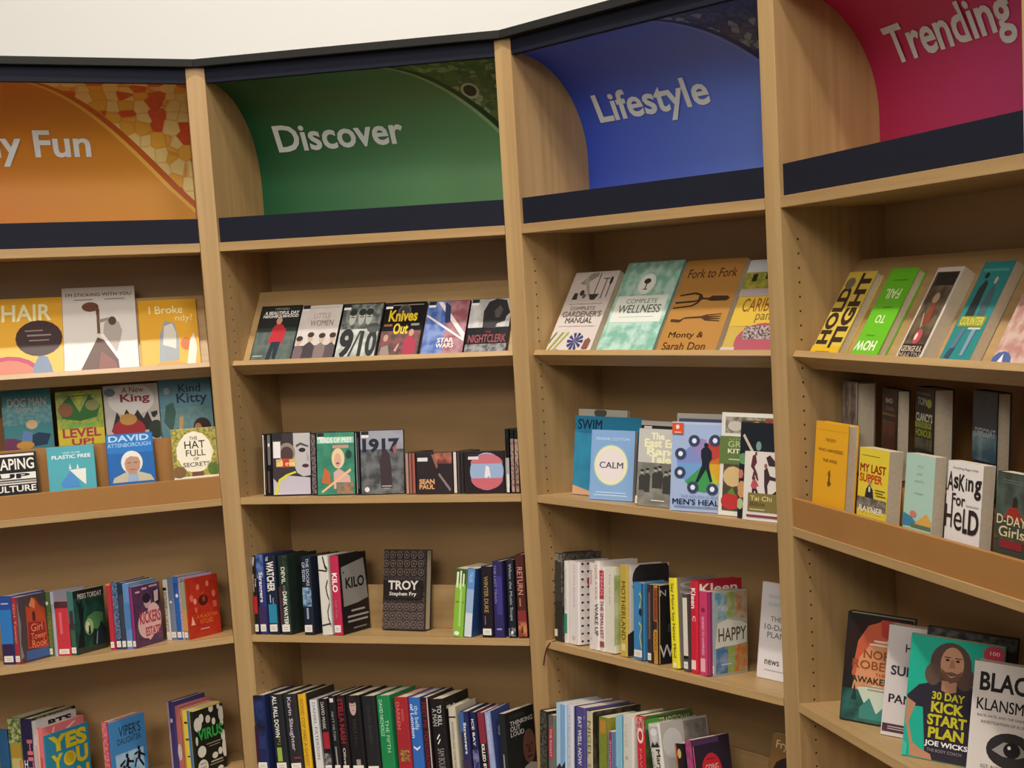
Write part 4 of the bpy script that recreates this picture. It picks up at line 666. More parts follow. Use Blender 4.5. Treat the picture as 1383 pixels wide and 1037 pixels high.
# ---- green bay, bottom shelf
A('b5a','hb','#1f2850','dark blue hardback with a deep blue glow, first in the bottom row',None,[N(.05,.3,.95,1,'#26346c','#141a34',25),R(0,.1,.3,.6,'#3a1c30')],lab=1)
A('b5b','hb','#24262a','black hardback lettered ALL FALL DOWN with a green name below',None,[T('ALL FALL DOWN',.25,.45,.6,.98,'#dcdad6',-90,.02),T('M.J.',.3,.34,.6,.43,'#a8b84a',-90),R(.25,.14,.62,.32,'#8aa84a')],lab=1)
A('b5c','hb','#2b2a2c','charcoal hardback with a pale lilac author name down its spine',None,[T('Karin Slaughter',.25,.28,.62,.96,'#c4b8c8',-90,.01),R(.4,.18,.9,.2,'#8a3034')],lab=1)
A('b5d','hb','#2e2a26','hardback with a mustard yellow spine among black ones',[T('G?',.7,.55,.96,.7,'#b9b4ac')],[T('GOOD COP HAD A GHOST',.3,.1,.72,.94,'#8a6c1e',-90,.01)],sc='#cfa126')
A('b5e','hb','#8a8a90','pale grey hardback spine with thin lettering, next after the mustard one',None,[R(0,0,1,1,'#c9c7c6'),T('DANIEL PATERSON',.3,.2,.7,.96,'#6d6c74',-90)])
A('b5f','hb','#1c1b1e','black hardback with white capitals and a red block, right of the pale grey spine',None,[T('DAVID MARK',.3,.60,.66,.96,WH,-90,.02),R(.2,.34,.9,.56,'#9c2630'),N(.1,.05,.9,.28,'#1c1b1e','#8a8c8e',80)],lab=1)
A('b5g','hb','#1e1e21','thin black hardback with small white capitals, left of the one lettered in dull red',None,[T('MATT HILTON',.35,.44,.66,.80,'#d0ccc8',-90),R(.3,.92,.8,.97,'#cfcac6'),R(.4,.05,.6,.36,'#8d8a88')],lab=1)
A('b5h','hb','#221a1c','black hardback with large dull red letters down its spine',None,[T('STELLA NASH',.15,.40,.8,.96,'#8f2430',-90,.02),T('Oliver',.3,.10,.6,.34,'#d4d0cc',-90)],lab=1)
A('b5i','hb','#1b1a1c','black hardback with a man\'s face at the top of its spine',None,[E(.5,.86,.24,.11,'#b59a94'),E(.5,.95,.28,.05,'#2a2020'),R(.38,.87,.47,.88,'#3a2a28'),R(.54,.87,.63,.88,'#3a2a28'),R(.44,.81,.57,.817,'#7a4a48'),T('MICHAEL',.4,.34,.64,.70,'#54524c',-90),R(.4,.1,.7,.2,'#8d8a88')],lab=1)
A('b5j','hb','#232326','plain charcoal black hardback left of the green spine',None,[T('DAVID BADEN',.4,.4,.6,.88,'#3c3b3e',-90)],lab=1)
A('b5k','hb','#1f7a48','hardback with a bright emerald green spine',None,[T('DAVID NICHOLLS',.2,.5,.45,.95,'#a8d4b4',-90),T('THE FIFTH',.55,.3,.8,.7,'#98c8a4',-90)])
A('b5l','hb','#962830','brick red hardback with a gilt crest low on its spine',None,[T('DARREN',.15,.6,.4,.94,'#c46a68',-90),T('HOW',.5,.7,.7,.85,'#c46a68',-90),N(.2,.2,.9,.34,'#7a2c28','#a88a4c',120)])
A('b5m','hb','#2f62ae','bright blue hardback with white handwriting down its spine',None,[T('the bells',.5,.6,.85,.9,'#b8ccec',-90),T('of London',.15,.5,.45,.92,'#dfe6f0',-90),P('#cfd8ea',.2,.40,.5,.37,.8,.40,.8,.38,.5,.34,.2,.38)])
A('b5n','hb','#2a1a1e','dark hardback with crimson lettering and a pale right edge',None,[T('MEET ME TOMORROW',.2,.1,.7,.94,'#a03048',-90,.02),R(.85,0,1,1,'#b8b0ac')])
A('b5o','hb','#1d1a1b','thick black hardback lettered TO KILL A MAN with a white slash',[T('TO',.1,.62,.5,.9,'#c9b8a8')],[T('TO KILL',.5,.66,.8,.92,'#d4d0cc',-90,.01),T('A MAN',.15,.66,.45,.88,'#d4d0cc',-90,.01),P(WH,.3,.50,.5,.56,.56,.55,.36,.49),P(WH,.34,.44,.54,.50,.58,.49,.4,.43),T('SAM BOURNE',.3,.05,.75,.38,'#b9b4b0',-90)])
A('b5p','hb','#b8b2a0','cream spined hardback with a black line near its top',None,[R(0,.85,1,.87,BK),T('WONDERS AND SOMETHING',.35,.1,.65,.8,'#8d8878',-90)])
A('b5q','hb','#272a58','short navy hardback with Strangers in white near the row\'s end',None,[R(0,.7,.5,1,'#3a5c94'),T('Strangers',.3,.38,.72,.84,'#e0deda',-90,.02),R(0,0,.9,.3,'#3a2c44')])
A('b5r','hb','#1f2246','dark navy hardback lettered ICE BAY in white',None,[T('ICE BAY',.3,.5,.65,.9,WH,-90,.02),N(.05,.05,.95,.45,'#2c2c64','#7c7cac',50)])
A('b5s','hb','#7c2c3c','maroon hardback with black lower half, left of the violet one',None,[R(0,0,1,.55,BK),T('KILLED BY A',.3,.08,.75,.54,WH,-90,.03)])
A('b5t','hb','#43508e','violet blue hardback with a pale number 8 on its cover',[T('8',.3,.60,.62,.76,'#b8bcd4')],[T('SOPHIE HANNAH',.3,.4,.7,.95,'#b8c4dc',-90)],sc='#8c98bc')
A('b5u','pb','#202324','black memoir lettered THINKING OUT LOUD with a man\'s face, last in the row',[T('RIO FERDINAND',.16,.88,.7,.94,'#3c4244'),T('THINKING',.16,.78,.94,.85,'#c9c7c4',0,.01),T('OUT',.16,.70,.5,.77,'#c9c7c4',0,.01),T('LOUD',.16,.62,.62,.69,'#c9c7c4',0,.01),E(.76,.40,.22,.26,'#6a4a3c'),R(.62,.42,.72,.435,'#2c1c18'),R(.80,.42,.90,.435,'#2c1c18'),P('#4e342a',.73,.42,.78,.42,.82,.31,.70,.31),R(.66,.24,.86,.26,'#3a2420'),P('#9c9a98',.5,0,.56,.12,.76,.16,.98,.12,.98,0)],[R(.3,.05,.5,.4,'#8d8a88')])
# ---- blue bay, display ledge
A('gardener','pb','#c4bab4','white gardening manual with tools and a blue cornflower, leftmost',[P('#8d8a82',.2,.86,.4,.98,.56,.99,.56,.94,.3,.84),P('#a09c90',.28,.90,.34,.95,.52,.72,.50,.68),P('#3a3632',.14,.66,.26,.66,.24,.74,.16,.74),E(.33,.74,.05,.035,'#3a3632'),E(.40,.70,.04,.03,'#6a665c'),P('#3a3632',.5,.72,.72,.72,.66,.65,.56,.65),R(.60,.72,.615,.98,'#3a3632'),R(.77,.66,.79,.90,'#6a5a50'),R(.71,.90,.84,.915,'#6a5a50'),R(.88,.68,.90,.92,'#6a5a50'),E(.89,.88,.03,.05,'#3a3028'),R(.12,.60,.88,.604,'#8d847e'),T('COMPLETE',.2,.53,.76,.57,'#a89c94'),T("GARDENER'S",.08,.445,.94,.515,'#6d625c'),T('MANUAL',.2,.37,.80,.435,'#6d625c'),R(.1,.33,.92,.334,'#8d847e'),P('#8a9440',.04,.04,.24,.26,.28,.26,.08,.04),P('#a4a850',.14,.04,.36,.26,.4,.26,.18,.04),P('#6f7c34',.0,.14,.1,.26,.13,.26,.02,.12)]+[P('#343a78',.60,.15,.60+.17*cos(i*.628)-.03*sin(i*.628),.15+.10*sin(i*.628)+.018*cos(i*.628),.60+.17*cos(i*.628)+.03*sin(i*.628),.15+.10*sin(i*.628)-.018*cos(i*.628)) for i in range(10)]+[P('#7c4f44',.80,.06,.92,.06,.94,.16,.88,.19,.82,.16),E(.26,.03,.05,.02,'#7c3a30')])
A('wellness','hb','#6fae9a','mint green marbled hardback titled COMPLETE WELLNESS',[N(.01,.01,.99,.99,'#7db39f','#b7d5ca',28),E(.48,.75,.15,.115,'#cfd8d0'),E(.48,.75,.125,.095,'#dcded6'),E(.48,.78,.06,.03,'#2e3c34'),R(.47,.69,.49,.77,'#2e3c34'),R(.44,.685,.52,.695,'#2e3c34'),R(.06,.33,.94,.62,'#cfd2c8'),T('COMPLETE',.24,.535,.78,.585,'#7d8c84'),T('WELLNESS',.14,.43,.88,.52,'#4c5852',0,.01),R(.2,.385,.8,.391,'#a0aaa2')])
A('fork','pb','#a6783e','tan cookbook titled Fork to Fork with a garden fork and a table fork',[T('Fork to Fork',.10,.80,.92,.90,'#50301a',0,.008),P('#3a2a1e',.08,.62,.34,.645,.46,.62,.46,.60,.34,.625,.10,.605),P('#3a2a1e',.04,.545,.36,.555,.46,.57,.46,.55,.36,.535,.06,.525),P('#3a2a1e',.04,.47,.36,.49,.44,.52,.5,.58,.46,.62,.42,.60,.42,.54,.34,.505,.04,.485),P('#3a2a1e',.46,.585,.60,.58,.64,.60,.9,.595,.94,.57,.9,.545,.64,.545,.58,.56,.46,.565),P('#4a3220',.08,.36,.24,.35,.3,.375,.58,.385,.66,.40,.9,.41,.9,.40,.68,.39,.68,.385,.9,.385,.9,.375,.68,.37,.9,.36,.9,.35,.68,.35,.9,.335,.9,.325,.66,.335,.58,.365,.3,.36,.24,.32,.08,.33),T('Monty &',.14,.14,.72,.22,'#50301a',0,.008),T('Sarah Don',.10,.03,.82,.11,'#50301a',0,.008)])
A('carib','hb','#b59a4a','yellow Caribbean cookbook with a sugared doughnut, half behind the upright',[R(0,.86,1,1,'#b9bcbc'),N(0,.66,1,.86,'#b3a03c','#7c8a3c',50),R(.14,.76,.22,.84,'#2a2622'),R(.36,.78,.42,.86,'#2a2622'),R(0,.60,1,.68,'#a89a98'),R(.02,.28,1,.59,'#c4a43e'),T('CARIBBEAN',.14,.43,1.28 if False else .99,.575,'#8a4c24',0,.01),T('pantry',.42,.31,.88,.42,'#6a5a2c'),E(.62,.12,.42,.19,'#a0505c',24),N(.30,.14,.95,.28,'#4a3034','#b8a8a4',150),R(0,0,.24,.06,'#b5aaa4')])
# ---- blue bay, middle shelf
A('swimback','pb','#c3c0b4','large off-white book at the very back behind the turquoise one',[E(.46,.96,.13,.06,'#5c5a58',14),R(0,0,1,.1,'#b89c74')])
A('swim','pb','#2c7fa4','turquoise book lettered SWIM behind the CALM book',[N(.01,.01,.99,.8,'#2c7fa4','#2f8cb0',20),T('SWIM',.05,.83,.42,.96,'#2c4c78',0,.02),R(.06,.79,.5,.80,'#3a5c88'),E(.36,.40,.07,.2,'#c49a8c'),E(.33,.56,.05,.05,'#2a2c3c'),P('#c49a7c',0,0,0,.12,.3,.05,.4,0)])
A('calm','pb','#7d9fcb','light blue book with CALM in a cream circle',[T('FEARNE COTTON',.12,.855,.88,.895,'#b9cfe2'),E(.48,.50,.40,.30,'#8fb8b8',30),E(.48,.50,.375,.28,'#dcd6b4',30),E(.48,.50,.315,.235,'#d8d0d0',30),T('CALM',.22,.455,.76,.545,'#4f5560',0,.012),R(.16,.10,.84,.115,'#b0c8e0'),R(.12,.06,.88,.075,'#b0c8e0')])
A('randback','pb','#25262a','black book with a pale top edge, behind the grey group photograph',[R(0,.94,1,1,'#a8a49c'),R(.1,.86,.34,.93,'#bdb9b4')])
A('rand','pb','#8d8c86','grey book with a period group photograph and cream curly title',[N(0,.01,1,.56,'#8f8e86','#75746c',25),R(0,.56,1,1,'#b9b7b2'),T('The',.28,.86,.58,.95,'#e6dfb8',0,.04),T('East End',.14,.76,.95,.87,'#e6dfb8',0,.04),T('Rand',.20,.66,.90,.76,'#e6dfb8',0,.04),T('Tales',.26,.56,.86,.66,'#e6dfb8',0,.04)]+[x for cx,cy,hh in ((.12,.40,.2),(.24,.42,.24),(.42,.44,.2),(.52,.46,.22),(.66,.40,.22),(.76,.42,.24),(.9,.38,.2)) for x in (P('#3c3b38',cx-.06,cy-hh,cx-.07,cy-.03,cx,cy+.02,cx+.07,cy-.03,cx+.06,cy-hh),E(cx,cy+.03,.035,.028,'#a09e96'),E(cx,cy+.052,.045,.016,'#34322f'))]+[R(.36,.07,.66,.085,'#c9c6be'),R(0,.02,.05,.12,'#d4d0c8')])
A('menback','pb','#c9c4bb','white topped book rising behind the men\'s health guide',[R(0,.95,1,1,'#c6c0b6'),R(.04,.90,1,.945,'#5a6280')])
A('men','pb','#98aacb','pale blue health guide with a man on a coloured wheel',[R(0,.97,1,1,'#a9b6d0'),P('#7884ba',.10,.54,.10,.60,.34,.74,.56,.54),P('#8e7fae',.30,.74,.5,.82,.58,.80,.56,.54,.34,.72),P('#b04038',.56,.54,.62,.82,.78,.80,.92,.72,.97,.54),P('#b86a2c',.56,.54,.97,.66,.99,.54),P('#c89a2c',.56,.54,.97,.54,.92,.36,.80,.32),P('#a8b440',.56,.54,.80,.34,.72,.24),P('#3f8c50',.56,.54,.72,.24,.56,.22,.36,.24,.24,.34),P('#6a94c4',.56,.54,.10,.54,.14,.42,.26,.34)]+[x for cx,cy in ((.38,.79),(.72,.80),(.16,.64),(.16,.43),(.38,.27),(.70,.26)) for x in (E(cx,cy,.095,.066,'#33415f',18),E(cx,cy,.04,.03,'#d6d8de',8))]+[P('#1d2430',.50,.62,.50,.69,.54,.72,.62,.72,.67,.68,.68,.60,.64,.56,.64,.50,.70,.34,.66,.34,.585,.48,.46,.33,.42,.33,.52,.52,.52,.56),E(.58,.745,.035,.028,'#1d2430'),T('THE ROUGH GUIDE TO',.18,.155,.92,.185,'#7c8cb0'),T("MEN'S HEALTH",.05,.075,1.0,.14,'#2c3a66',0,.02),R(.08,.045,.96,.058,'#6a7aa0'),R(.01,.86,.20,.985,'#c4502c'),E(.10,.94,.03,.025,'#e0c8bc'),R(.05,.875,.16,.885,'#e0c8bc')])
A('green','hb','#cfccc4','white framed vegetarian cookbook with vegetables and a GREEN KITCHEN panel',[N(.08,.80,.97,.96,'#6d6858','#a8a094',50),E(.24,.87,.12,.05,'#b8b2a8',10),E(.54,.86,.10,.05,'#c0a83c',10),N(.34,.78,.97,.93,'#3c4a30','#5c3c30',40),E(.58,.87,.11,.05,'#c8b040',9),N(.72,.86,.97,.95,'#8a3a30','#a85a40',60),R(0,.50,.95,.77,'#5c7040'),T('LOVE',.16,.735,.4,.755,'#8fa070'),T('GREEN',.14,.665,.62,.725,'#a8b480',0,.01),T('KITCHEN',.14,.605,.70,.65,'#dcd8c4',0,.02),R(.16,.54,.40,.552,'#b8c098'),N(.08,.05,.97,.50,'#5a4a38','#4c4434',40),E(.24,.38,.16,.10,'#c3a878',12),E(.42,.28,.1,.06,'#c08a64',10),E(.22,.14,.16,.08,'#b03434',18),P('#5c7a34',.16,.22,.24,.28,.3,.2)])
A('black','pb','#1c2028','black food book with a leaf and chilli, standing before the white framed cookbook',[E(.10,.62,.12,.06,'#5c8a5c',10),E(.42,.76,.06,.05,'#6a8a84',10),P('#b8a89a',.06,.86,.10,.88,.42,.62,.38,.6),E(.42,.62,.07,.05,'#a83c40',8),R(.4,.69,.7,.70,'#4c5464'),T('Ti',.5,.58,.66,.64,'#b8b4b0'),E(.08,.30,.1,.09,'#b8895c',10),E(.06,.15,.07,.06,'#9cac7c',10),E(.05,.46,.06,.05,'#b06a5c',8)])
A('tai','pb','#cdc4be','pale Tai Chi book with small martial figures and an olive panel',[P('#5a2c34',.22,.94,.30,.96,.34,.84,.28,.78,.36,.68,.40,.58,.36,.58,.30,.66,.26,.58,.22,.6,.26,.72,.18,.78),E(.31,.97,.03,.03,'#6a4038'),P('#3a2a30',.58,.92,.68,.96,.84,.86,.90,.78,.80,.80,.66,.80),P('#3a2c34',.54,.74,.62,.78,.70,.66,.96,.62,.96,.58,.70,.60,.64,.52,.66,.40,.60,.38,.56,.5),E(.58,.80,.04,.035,'#8a5c50'),P('#a84c5c',.22,.54,.26,.60,.34,.58,.42,.5,.36,.5,.36,.46,.24,.46,.20,.5),P('#2c2428',.24,.46,.24,.34,.28,.34,.30,.44,.42,.34,.46,.34,.36,.46),E(.29,.61,.03,.025,'#5a3a34'),P('#2c2428',.66,.34,.94,.48,.96,.44,.72,.32),R(.14,.13,.98,.40,'#75683c'),T('Tai Chi',.20,.29,.78,.36,'#c9bc7c',0,.01),T('Bible',.20,.21,.60,.275,'#4a4024',0,.01),R(.2,.155,.6,.17,'#bdb284'),R(.12,.05,.98,.085,'#7a3c44')])
# ---- blue bay, fourth shelf
cA = A('c4a','hb','#2f2c28','dark hardback with a pebbled pattern and a hanging ribbon, by the left upright',[N(0,0,1,1,'#2f2c28','#6a665c',80)],[N(0,.55,1,.99,'#35322e','#8a867c',90),R(.1,.45,.9,.9,'#3a3734'),R(.05,.05,.4,.13,'#cfc8b4')])
A('c4b','pb','#d0cbc6','slim white spine with a teal lower band',None,[R(0,.12,1,.36,'#2c8468'),R(.3,.4,.6,.9,'#b4aeac')])
A('c4c','hb','#d3cbc9','white hardback with rows of black dots on its cover',[E(.09+.14*i,.04+.0935*j,.035,.013,'#2a2628',8) for i in range(3) for j in range(11)]+[E(.33,.76,.14,.07,'#a8283c',16)],[T('OTTOLENGHI',.45,.45,.6,.96,'#a89c9c',-90),R(.3,.05,.6,.1,'#b8b0ae')])
A('c4d','pb','#cfc8c4','white paperback with an upright handwritten title beside the dotted book',None,[T('Jamie',.2,.75,.8,.92,'#6a5c5c',-90),E(.5,.12,.1,.01,'#8a8080')])
A('c4e','hb','#d6cfcb','white hardback lettered WAKE UP in black on its spine',None,[T('WAKE UP',.1,.16,.85,.52,'#2c2628',-90,.02),T('HAVE A KICK',.2,.56,.7,.95,'#c07c84',-90)])
A('c4f','hb','#d0c8c4','white hardback with red lettering bands running down its spine',None,[R(0,.62,1,.96,'#a83444'),T('TREADS',.2,.66,.8,.94,'#d8a4a8',-90),T('THE SMALLEST',.1,.15,.9,.60,'#b04c58',-90,.02),R(0,.05,1,.12,'#8a4c4c')])
A('c4g','hb','#cdc9a4','cream hardback whose cover fades to green, thin pale lettering',[N(0,.1,1,.9,'#c9cc9c','#8a9a4c',12)],[T('The Great',.4,.55,.62,.92,'#a8a49a',-90),R(0,0,1,1,'#cfcabc'),T('The Great',.4,.55,.62,.92,'#a8a49a',-90)],sc='#cfcabc')
A('c4h','hb','#cdc7c2','hardback with an olive gold spine and a white cover with a black blob',[E(.62,.84,.50,.22,'#2a2a2c',22),P('#2a2a2c',.12,.78,.5,.6,.5,.3,.2,.62),P('#2a2a2c',0,.0,0,.24,.2,.30,.5,.3,.5,0)],[T('MOTHERLAND',.25,.18,.75,.82,'#7c6c20',-90,.01),R(.25,.06,.75,.14,'#d0c084')],sc='#b59c44')
A('c4i','hb','#3c7cac','light blue spine with a curling yellow green line',None,[P('#a8b45c',.55,.85,.75,.88,.9,.8,.7,.74,.6,.68,.75,.66,.72,.68,.82,.8,.7,.84),E(.8,.62,.22,.05,'#1f2630'),P('#a8b45c',.6,.5,.9,.44,.7,.3,.9,.15,.8,.14,.62,.3,.8,.43,.58,.46),R(.86,0,1,1,'#2a4c6c')],lab=1)
A('c4j','pb','#39302e','narrow dark brown spine with a label between blue and tan books',None,[R(.3,.3,.7,.9,'#6a5650')],lab=1)
A('c4k','pb','#1e1c1d','book with a tan banded spine and a large white W on black',[T('W',.03,.08,.5,.24,'#b8b4b4'),R(.3,.4,.9,.5,'#3a3638'),T('N',.05,.86,.25,.94,'#a8a4a4')],[R(.1,.55,.9,.97,'#8c4c30'),R(.2,.44,.8,.54,'#3a2a24'),R(.1,.15,.9,.42,'#b8822f'),T('THE WRONG',.3,.58,.7,.94,'#4a2c20',-90),T('FOOD',.3,.18,.7,.4,'#4a3018',-90)],sc='#b3833c')
A('c4l','hb','#827a72','leaning hardback with a bright yellow spine and grey cover',[T('S',.1,.82,.5,.95,'#a49c94')],[T('Say More Say Never Mind',.25,.12,.72,.94,'#4a4420',-90,.01),R(.3,.02,.7,.06,'#e0dcc0')],sc='#d8cc2e')
A('c4m','pb','#4a4646','short white spine with black band, left of the red book',None,[R(.1,.2,.95,.95,'#cfc6bc'),R(.1,.16,.95,.2,BK)],lab=1)
A('c4n','hb','#a82434','tall red hardback with a white brush-lettered title',[T('Kleen',.06,.85,.9,.965,'#e0d4d2',0,.02)],[T('Kleen',.2,.70,.8,.92,'#e6dcda',-90,.02),T('C',.4,.56,.8,.62,'#e6dcda',-90),R(.2,.04,.8,.14,'#dcc8c4')],sc='#bd2436')
A('c4o','pb','#8c2c58','magenta pink spine beside the HAPPY book',None,[T('GUIDED TO HAPPINESS',.35,.24,.6,.7,'#e0b4bc',-90),E(.5,.78,.2,.03,'#8a2040'),R(.2,.04,.7,.2,'#dca4ac')],sc='#b83c64')
A('happy','hb','#a3aaa0','pale book lettered HAPPY with rainbow coloured paint splashes',[N(.01,.01,.99,.99,'#a6aca4','#aeb2a6',10),N(.04,.66,.40,.98,'#9fb0b4','#4f8fae',42),N(.36,.68,.68,.98,'#a9ae90','#8c9e4c',42),N(.64,.66,.98,.98,'#b5a890','#bd7c3c',42),N(.04,.02,.42,.36,'#7f8fb0','#2f6a98',42),N(.40,.02,.66,.34,'#8fa070','#8f9a3c',42),N(.62,.02,.98,.36,'#b09a70','#bd6f34',42),P('#c4c4b8',.02,.32,.1,.62,.4,.66,.8,.62,.98,.58,.96,.36,.6,.34,.3,.34),T('TAKE A',.12,.76,.42,.82,'#b9c6cc'),T('HAPPY',.12,.40,.96,.56,'#4c4438',0,.012),R(.2,.12,.5,.135,'#9cc0d0')],[N(.0,0,1,1,'#8fa4b0','#7f98a4',50)],sc='#8ca0ac',lab=1)
A('plan','hb','#cfc9ca','white book titled THE 10-DAY PLAN leaning beside the right upright',[T('THE',.28,.60,.56,.655,'#6a6868',0,.01),T('10-DAY',.14,.51,.78,.57,'#6a6868',0,.01),T('PLAN',.22,.43,.66,.49,'#6a6868',0,.01),R(.2,.84,.7,.88,'#bfbcbc'),R(.2,.76,.72,.80,'#b5c0be'),T('news',.2,.15,.56,.20,'#3a3838'),R(.2,.09,.86,.10,'#a8a4a4')])
# ---- blue bay, bottom shelf
A('c5a','hb','#1c1d1b','black floral patterned spine, first in the leaning bottom row of the blue bay',None,[N(.05,.01,.95,.99,'#1c1d1b','#55574c',110)])
A('c5b','pb','#6a6c62','grey green spine with a pinkish red upper label',None,[R(.05,.45,.95,.85,'#a8404e'),T('THE ROAST',.3,.47,.7,.83,'#dcb4b4',-90),R(.05,.88,.95,1,'#6a5a58')])
A('c5c','hb','#8fb4d4','wide sky blue spine with a dark red garden scene low down',None,[R(.5,.3,.6,1,'#6c94c4'),R(.62,.25,.95,1,'#7ca4cc'),P('#26282c',.1,.3,.4,.36,.6,.32,.95,.40,.95,.2,.1,.2),N(.1,0,.95,.28,'#7c2c30','#2c3428',60)],sc='#a3c3d8')
A('c5d','hb','#c3c1cc','pale lilac grey spine beside the sky blue one',None,[T('HEALTH',.3,.3,.5,.9,'#a4a2b0',-90)])
A('c5e','hb','#4a4780','violet hardback lettered EAT WELL NOW',None,[R(0,0,.2,1,'#262a54'),T('EAT WELL NOW',.35,.40,.68,.90,'#d0d0dc',-90,.02),E(.95,.9,.06,.02,'#8a7c9c')])
A('c5f','hb','#3c352a','book with a cream spine and a dark mottled cover, right of the violet hardback',[N(0,0,1,1,'#2f2a22','#5a5040',30),P('#a8946c',0,0,.0,.2,.2,.34,.5,.3,.5,0)],[T('NIGEL',.2,.52,.75,.90,'#6d6a3c',-90,.01),T('SLATER',.2,.1,.75,.46,'#6d6a3c',-90)],sc='#bdb494')
A('c5g','pb','#8c8a34','mottled olive green spine with an orange top',None,[N(0,0,1,1,'#8c8a34','#6f8a34',90),R(.15,.84,.85,.97,'#b57c34')])
A('c5h','hb','#6fa4bc','sky blue hardback standing behind a small magenta spine',None,[R(0,.5,1,1,'#86b4c8')],sc='#86b4c8')
A('c5i','pb','#4a84a4','small book with a magenta spine in front of a sky blue one',[R(0,0,1,.4,'#6a3c6c')],[T('Simple Baking',.3,.2,.7,.9,'#dca4bc',-90)],sc='#94304c')
A('c5j','hb','#c9c4bc','white spine with faint grey curling letters left of the red one',None,[T('CAKES',.2,.7,.5,.92,'#b4aea8',-90),T('wild',.3,.3,.7,.5,'#8a8680',-90),E(.4,.6,.15,.02,'#a8a49c')])
A('c5k','hb','#47602f','leaning red spined cookbook with a green cover lettered TRADITIONAL',[N(0,0,1,.98,'#47602f','#2c3c24',20),R(.02,.88,.3,.97,'#3f8a30'),T('TRADITIONAL',.30,.89,.95,.965,'#a4ac84',0,.01)],[N(.02,.86,.98,.99,'#b83a40','#d8a09c',100),E(.5,.82,.35,.07,'#e0cfc8'),E(.5,.82,.22,.045,'#b82c34'),T('FAVOURITES',.35,.15,.6,.7,'#d88a84',-90)],sc='#bd2430')
A('c5l','hb','#a8a29c','leaning white cookbook with a portrait photo at the top of its spine',[E(.25,.80,.2,.14,'#bdb9b6'),N(.5,.8,.98,.98,'#8a847c','#75706a',40)],[R(.05,.78,.95,.97,'#a8a8a8'),E(.5,.885,.28,.06,'#c8bcb8'),E(.5,.92,.32,.035,'#d6d2ce'),P('#2c2c2e',.1,.78,.3,.83,.5,.80,.75,.83,.92,.78),T('Mary',.42,.56,.9,.76,'#2c2828',-90,.02),T('Cooks',.1,.57,.36,.74,'#8a8480',-90)],sc='#c9c3bb')
A('c5m','pb','#211c1e','dark leaning spine with a small cream heart',None,[E(.5,.9,.25,.05,'#c0a468'),T('20 MEALS',.25,.1,.6,.62,'#c8c4c0',-90,.02),R(0,0,.2,1,'#b0583c')])
A('c5n','pb','#2c2430','dark plum book lettered GOING SANE in a red disc',[E(.46,.66,.27,.19,'#b82a34',26),T('GOING',.30,.68,.64,.745,'#dcb4a8',0,.01),T('SANE',.34,.60,.64,.66,'#dcb4a8',0,.01),R(.34,.79,.58,.80,'#8a2028'),R(.0,.94,.7,1,'#4a3050')],[N(.02,0,.98,1,'#b8487c','#8a3c68',50),T('GOING SANE',.3,.1,.7,.6,'#e0b4c8',-90)],sc='#c05078')
A('fry','pb','#7c5c34','brown book with a dark haired man\'s face, alone beside the right upright',[T('Fry',.14,.86,.46,.95,'#c8b49c'),E(.45,.62,.34,.19,'#2c1c1a',20),E(.45,.53,.29,.22,'#b08474',20),P('#2c1c1a',.14,.58,.2,.76,.45,.82,.7,.76,.76,.6,.7,.68,.45,.70,.2,.66),R(.26,.55,.38,.565,'#3a2420'),R(.52,.55,.64,.565,'#3a2420'),P('#946a5c',.43,.55,.47,.55,.52,.44,.4,.44),P('#3a3430',.1,0,.2,.26,.7,.26,.86,0)])
# ---- pink bay, display ledge
A('hold','hb','#cbb04a','yellow book with huge brown letters HOLD TIGHT running upward',[R(0,0,1,.12,'#d0a824'),T('HOLD',.06,.14,.46,.82,'#33261c',90,.05),T('TIGHT',.54,.10,.95,.98,'#33261c',90,.05),E(.26,.86,.16,.07,'#6a6450'),R(.2,.045,.7,.06,'#8a6c1c')])
A('fail','hb','#62b024','lime green book titled HOW TO FAIL displayed upside down',[T('HOW',.06,.09,.80,.20,'#dcf0c0',180,.03),T('TO',.34,.39,.68,.48,'#cfe8a8',180,.02),T('FAIL',.24,.66,.78,.77,'#cfe8a8',180,.02),R(.3,.25,.6,.262,'#4c8a1c'),R(.4,.56,.7,.572,'#4c8a1c'),R(.3,.86,.8,.872,'#4c8a1c')])
A('martin','pb','#c3b8ae','white framed novel with a painted sword scene and a red badge',[N(.08,.06,.92,.95,'#46382c','#6c5c44',30),R(.16,.80,.90,.94,'#2c2422'),E(.5,.66,.12,.06,'#a88a6c',10),P('#7c3c2c',.4,.36,.44,.6,.6,.62,.66,.4),P('#9c8a74',.3,.5,.34,.5,.46,.36,.42,.34),E(.5,.25,.14,.08,'#b04850'),E(.44,.25,.05,.04,'#d8c0c0'),R(.1,.02,.9,.17,'#2c2626'),T('GEORGE R.R.',.12,.09,.88,.15,'#c9b8a4',0,.01),T('MARTIN',.12,.02,.88,.08,'#c9b8a4',0,.01)])
A('teal','pb','#2a7c7c','teal book with two standing figures and a yellow band',[R(.1,.90,.9,.93,'#4c9490'),P('#2c3234',.18,.46,.22,.74,.34,.82,.44,.78,.46,.46),E(.30,.86,.07,.03,'#2c2a2a'),P('#4a5c64',.56,.46,.58,.70,.68,.78,.78,.70,.8,.46),E(.66,.81,.05,.035,'#b8a08c'),R(.10,.36,.92,.46,'#8c8c34'),T('COUNTER',.14,.375,.88,.45,'#c8c45c',0,.01),P('#5c6c80',.2,.12,.3,.34,.44,.34,.32,.12),P('#34485c',.14,.06,.3,.04,.36,.16,.2,.14),P('#7c8ca0',.62,.08,.64,.34,.78,.34,.72,.08),R(.5,.33,.9,.35,'#b8bca8')])
A('pinkd','pb','#b88878','pink patterned book cut off at the right frame edge of the ledge',[N(0,0,1,1,'#b8847c','#d0b4a4',40),E(.2,.04,.22,.1,'#4a5c94',12),P('#d8d4d0',.1,0,.2,.12,.26,0)])
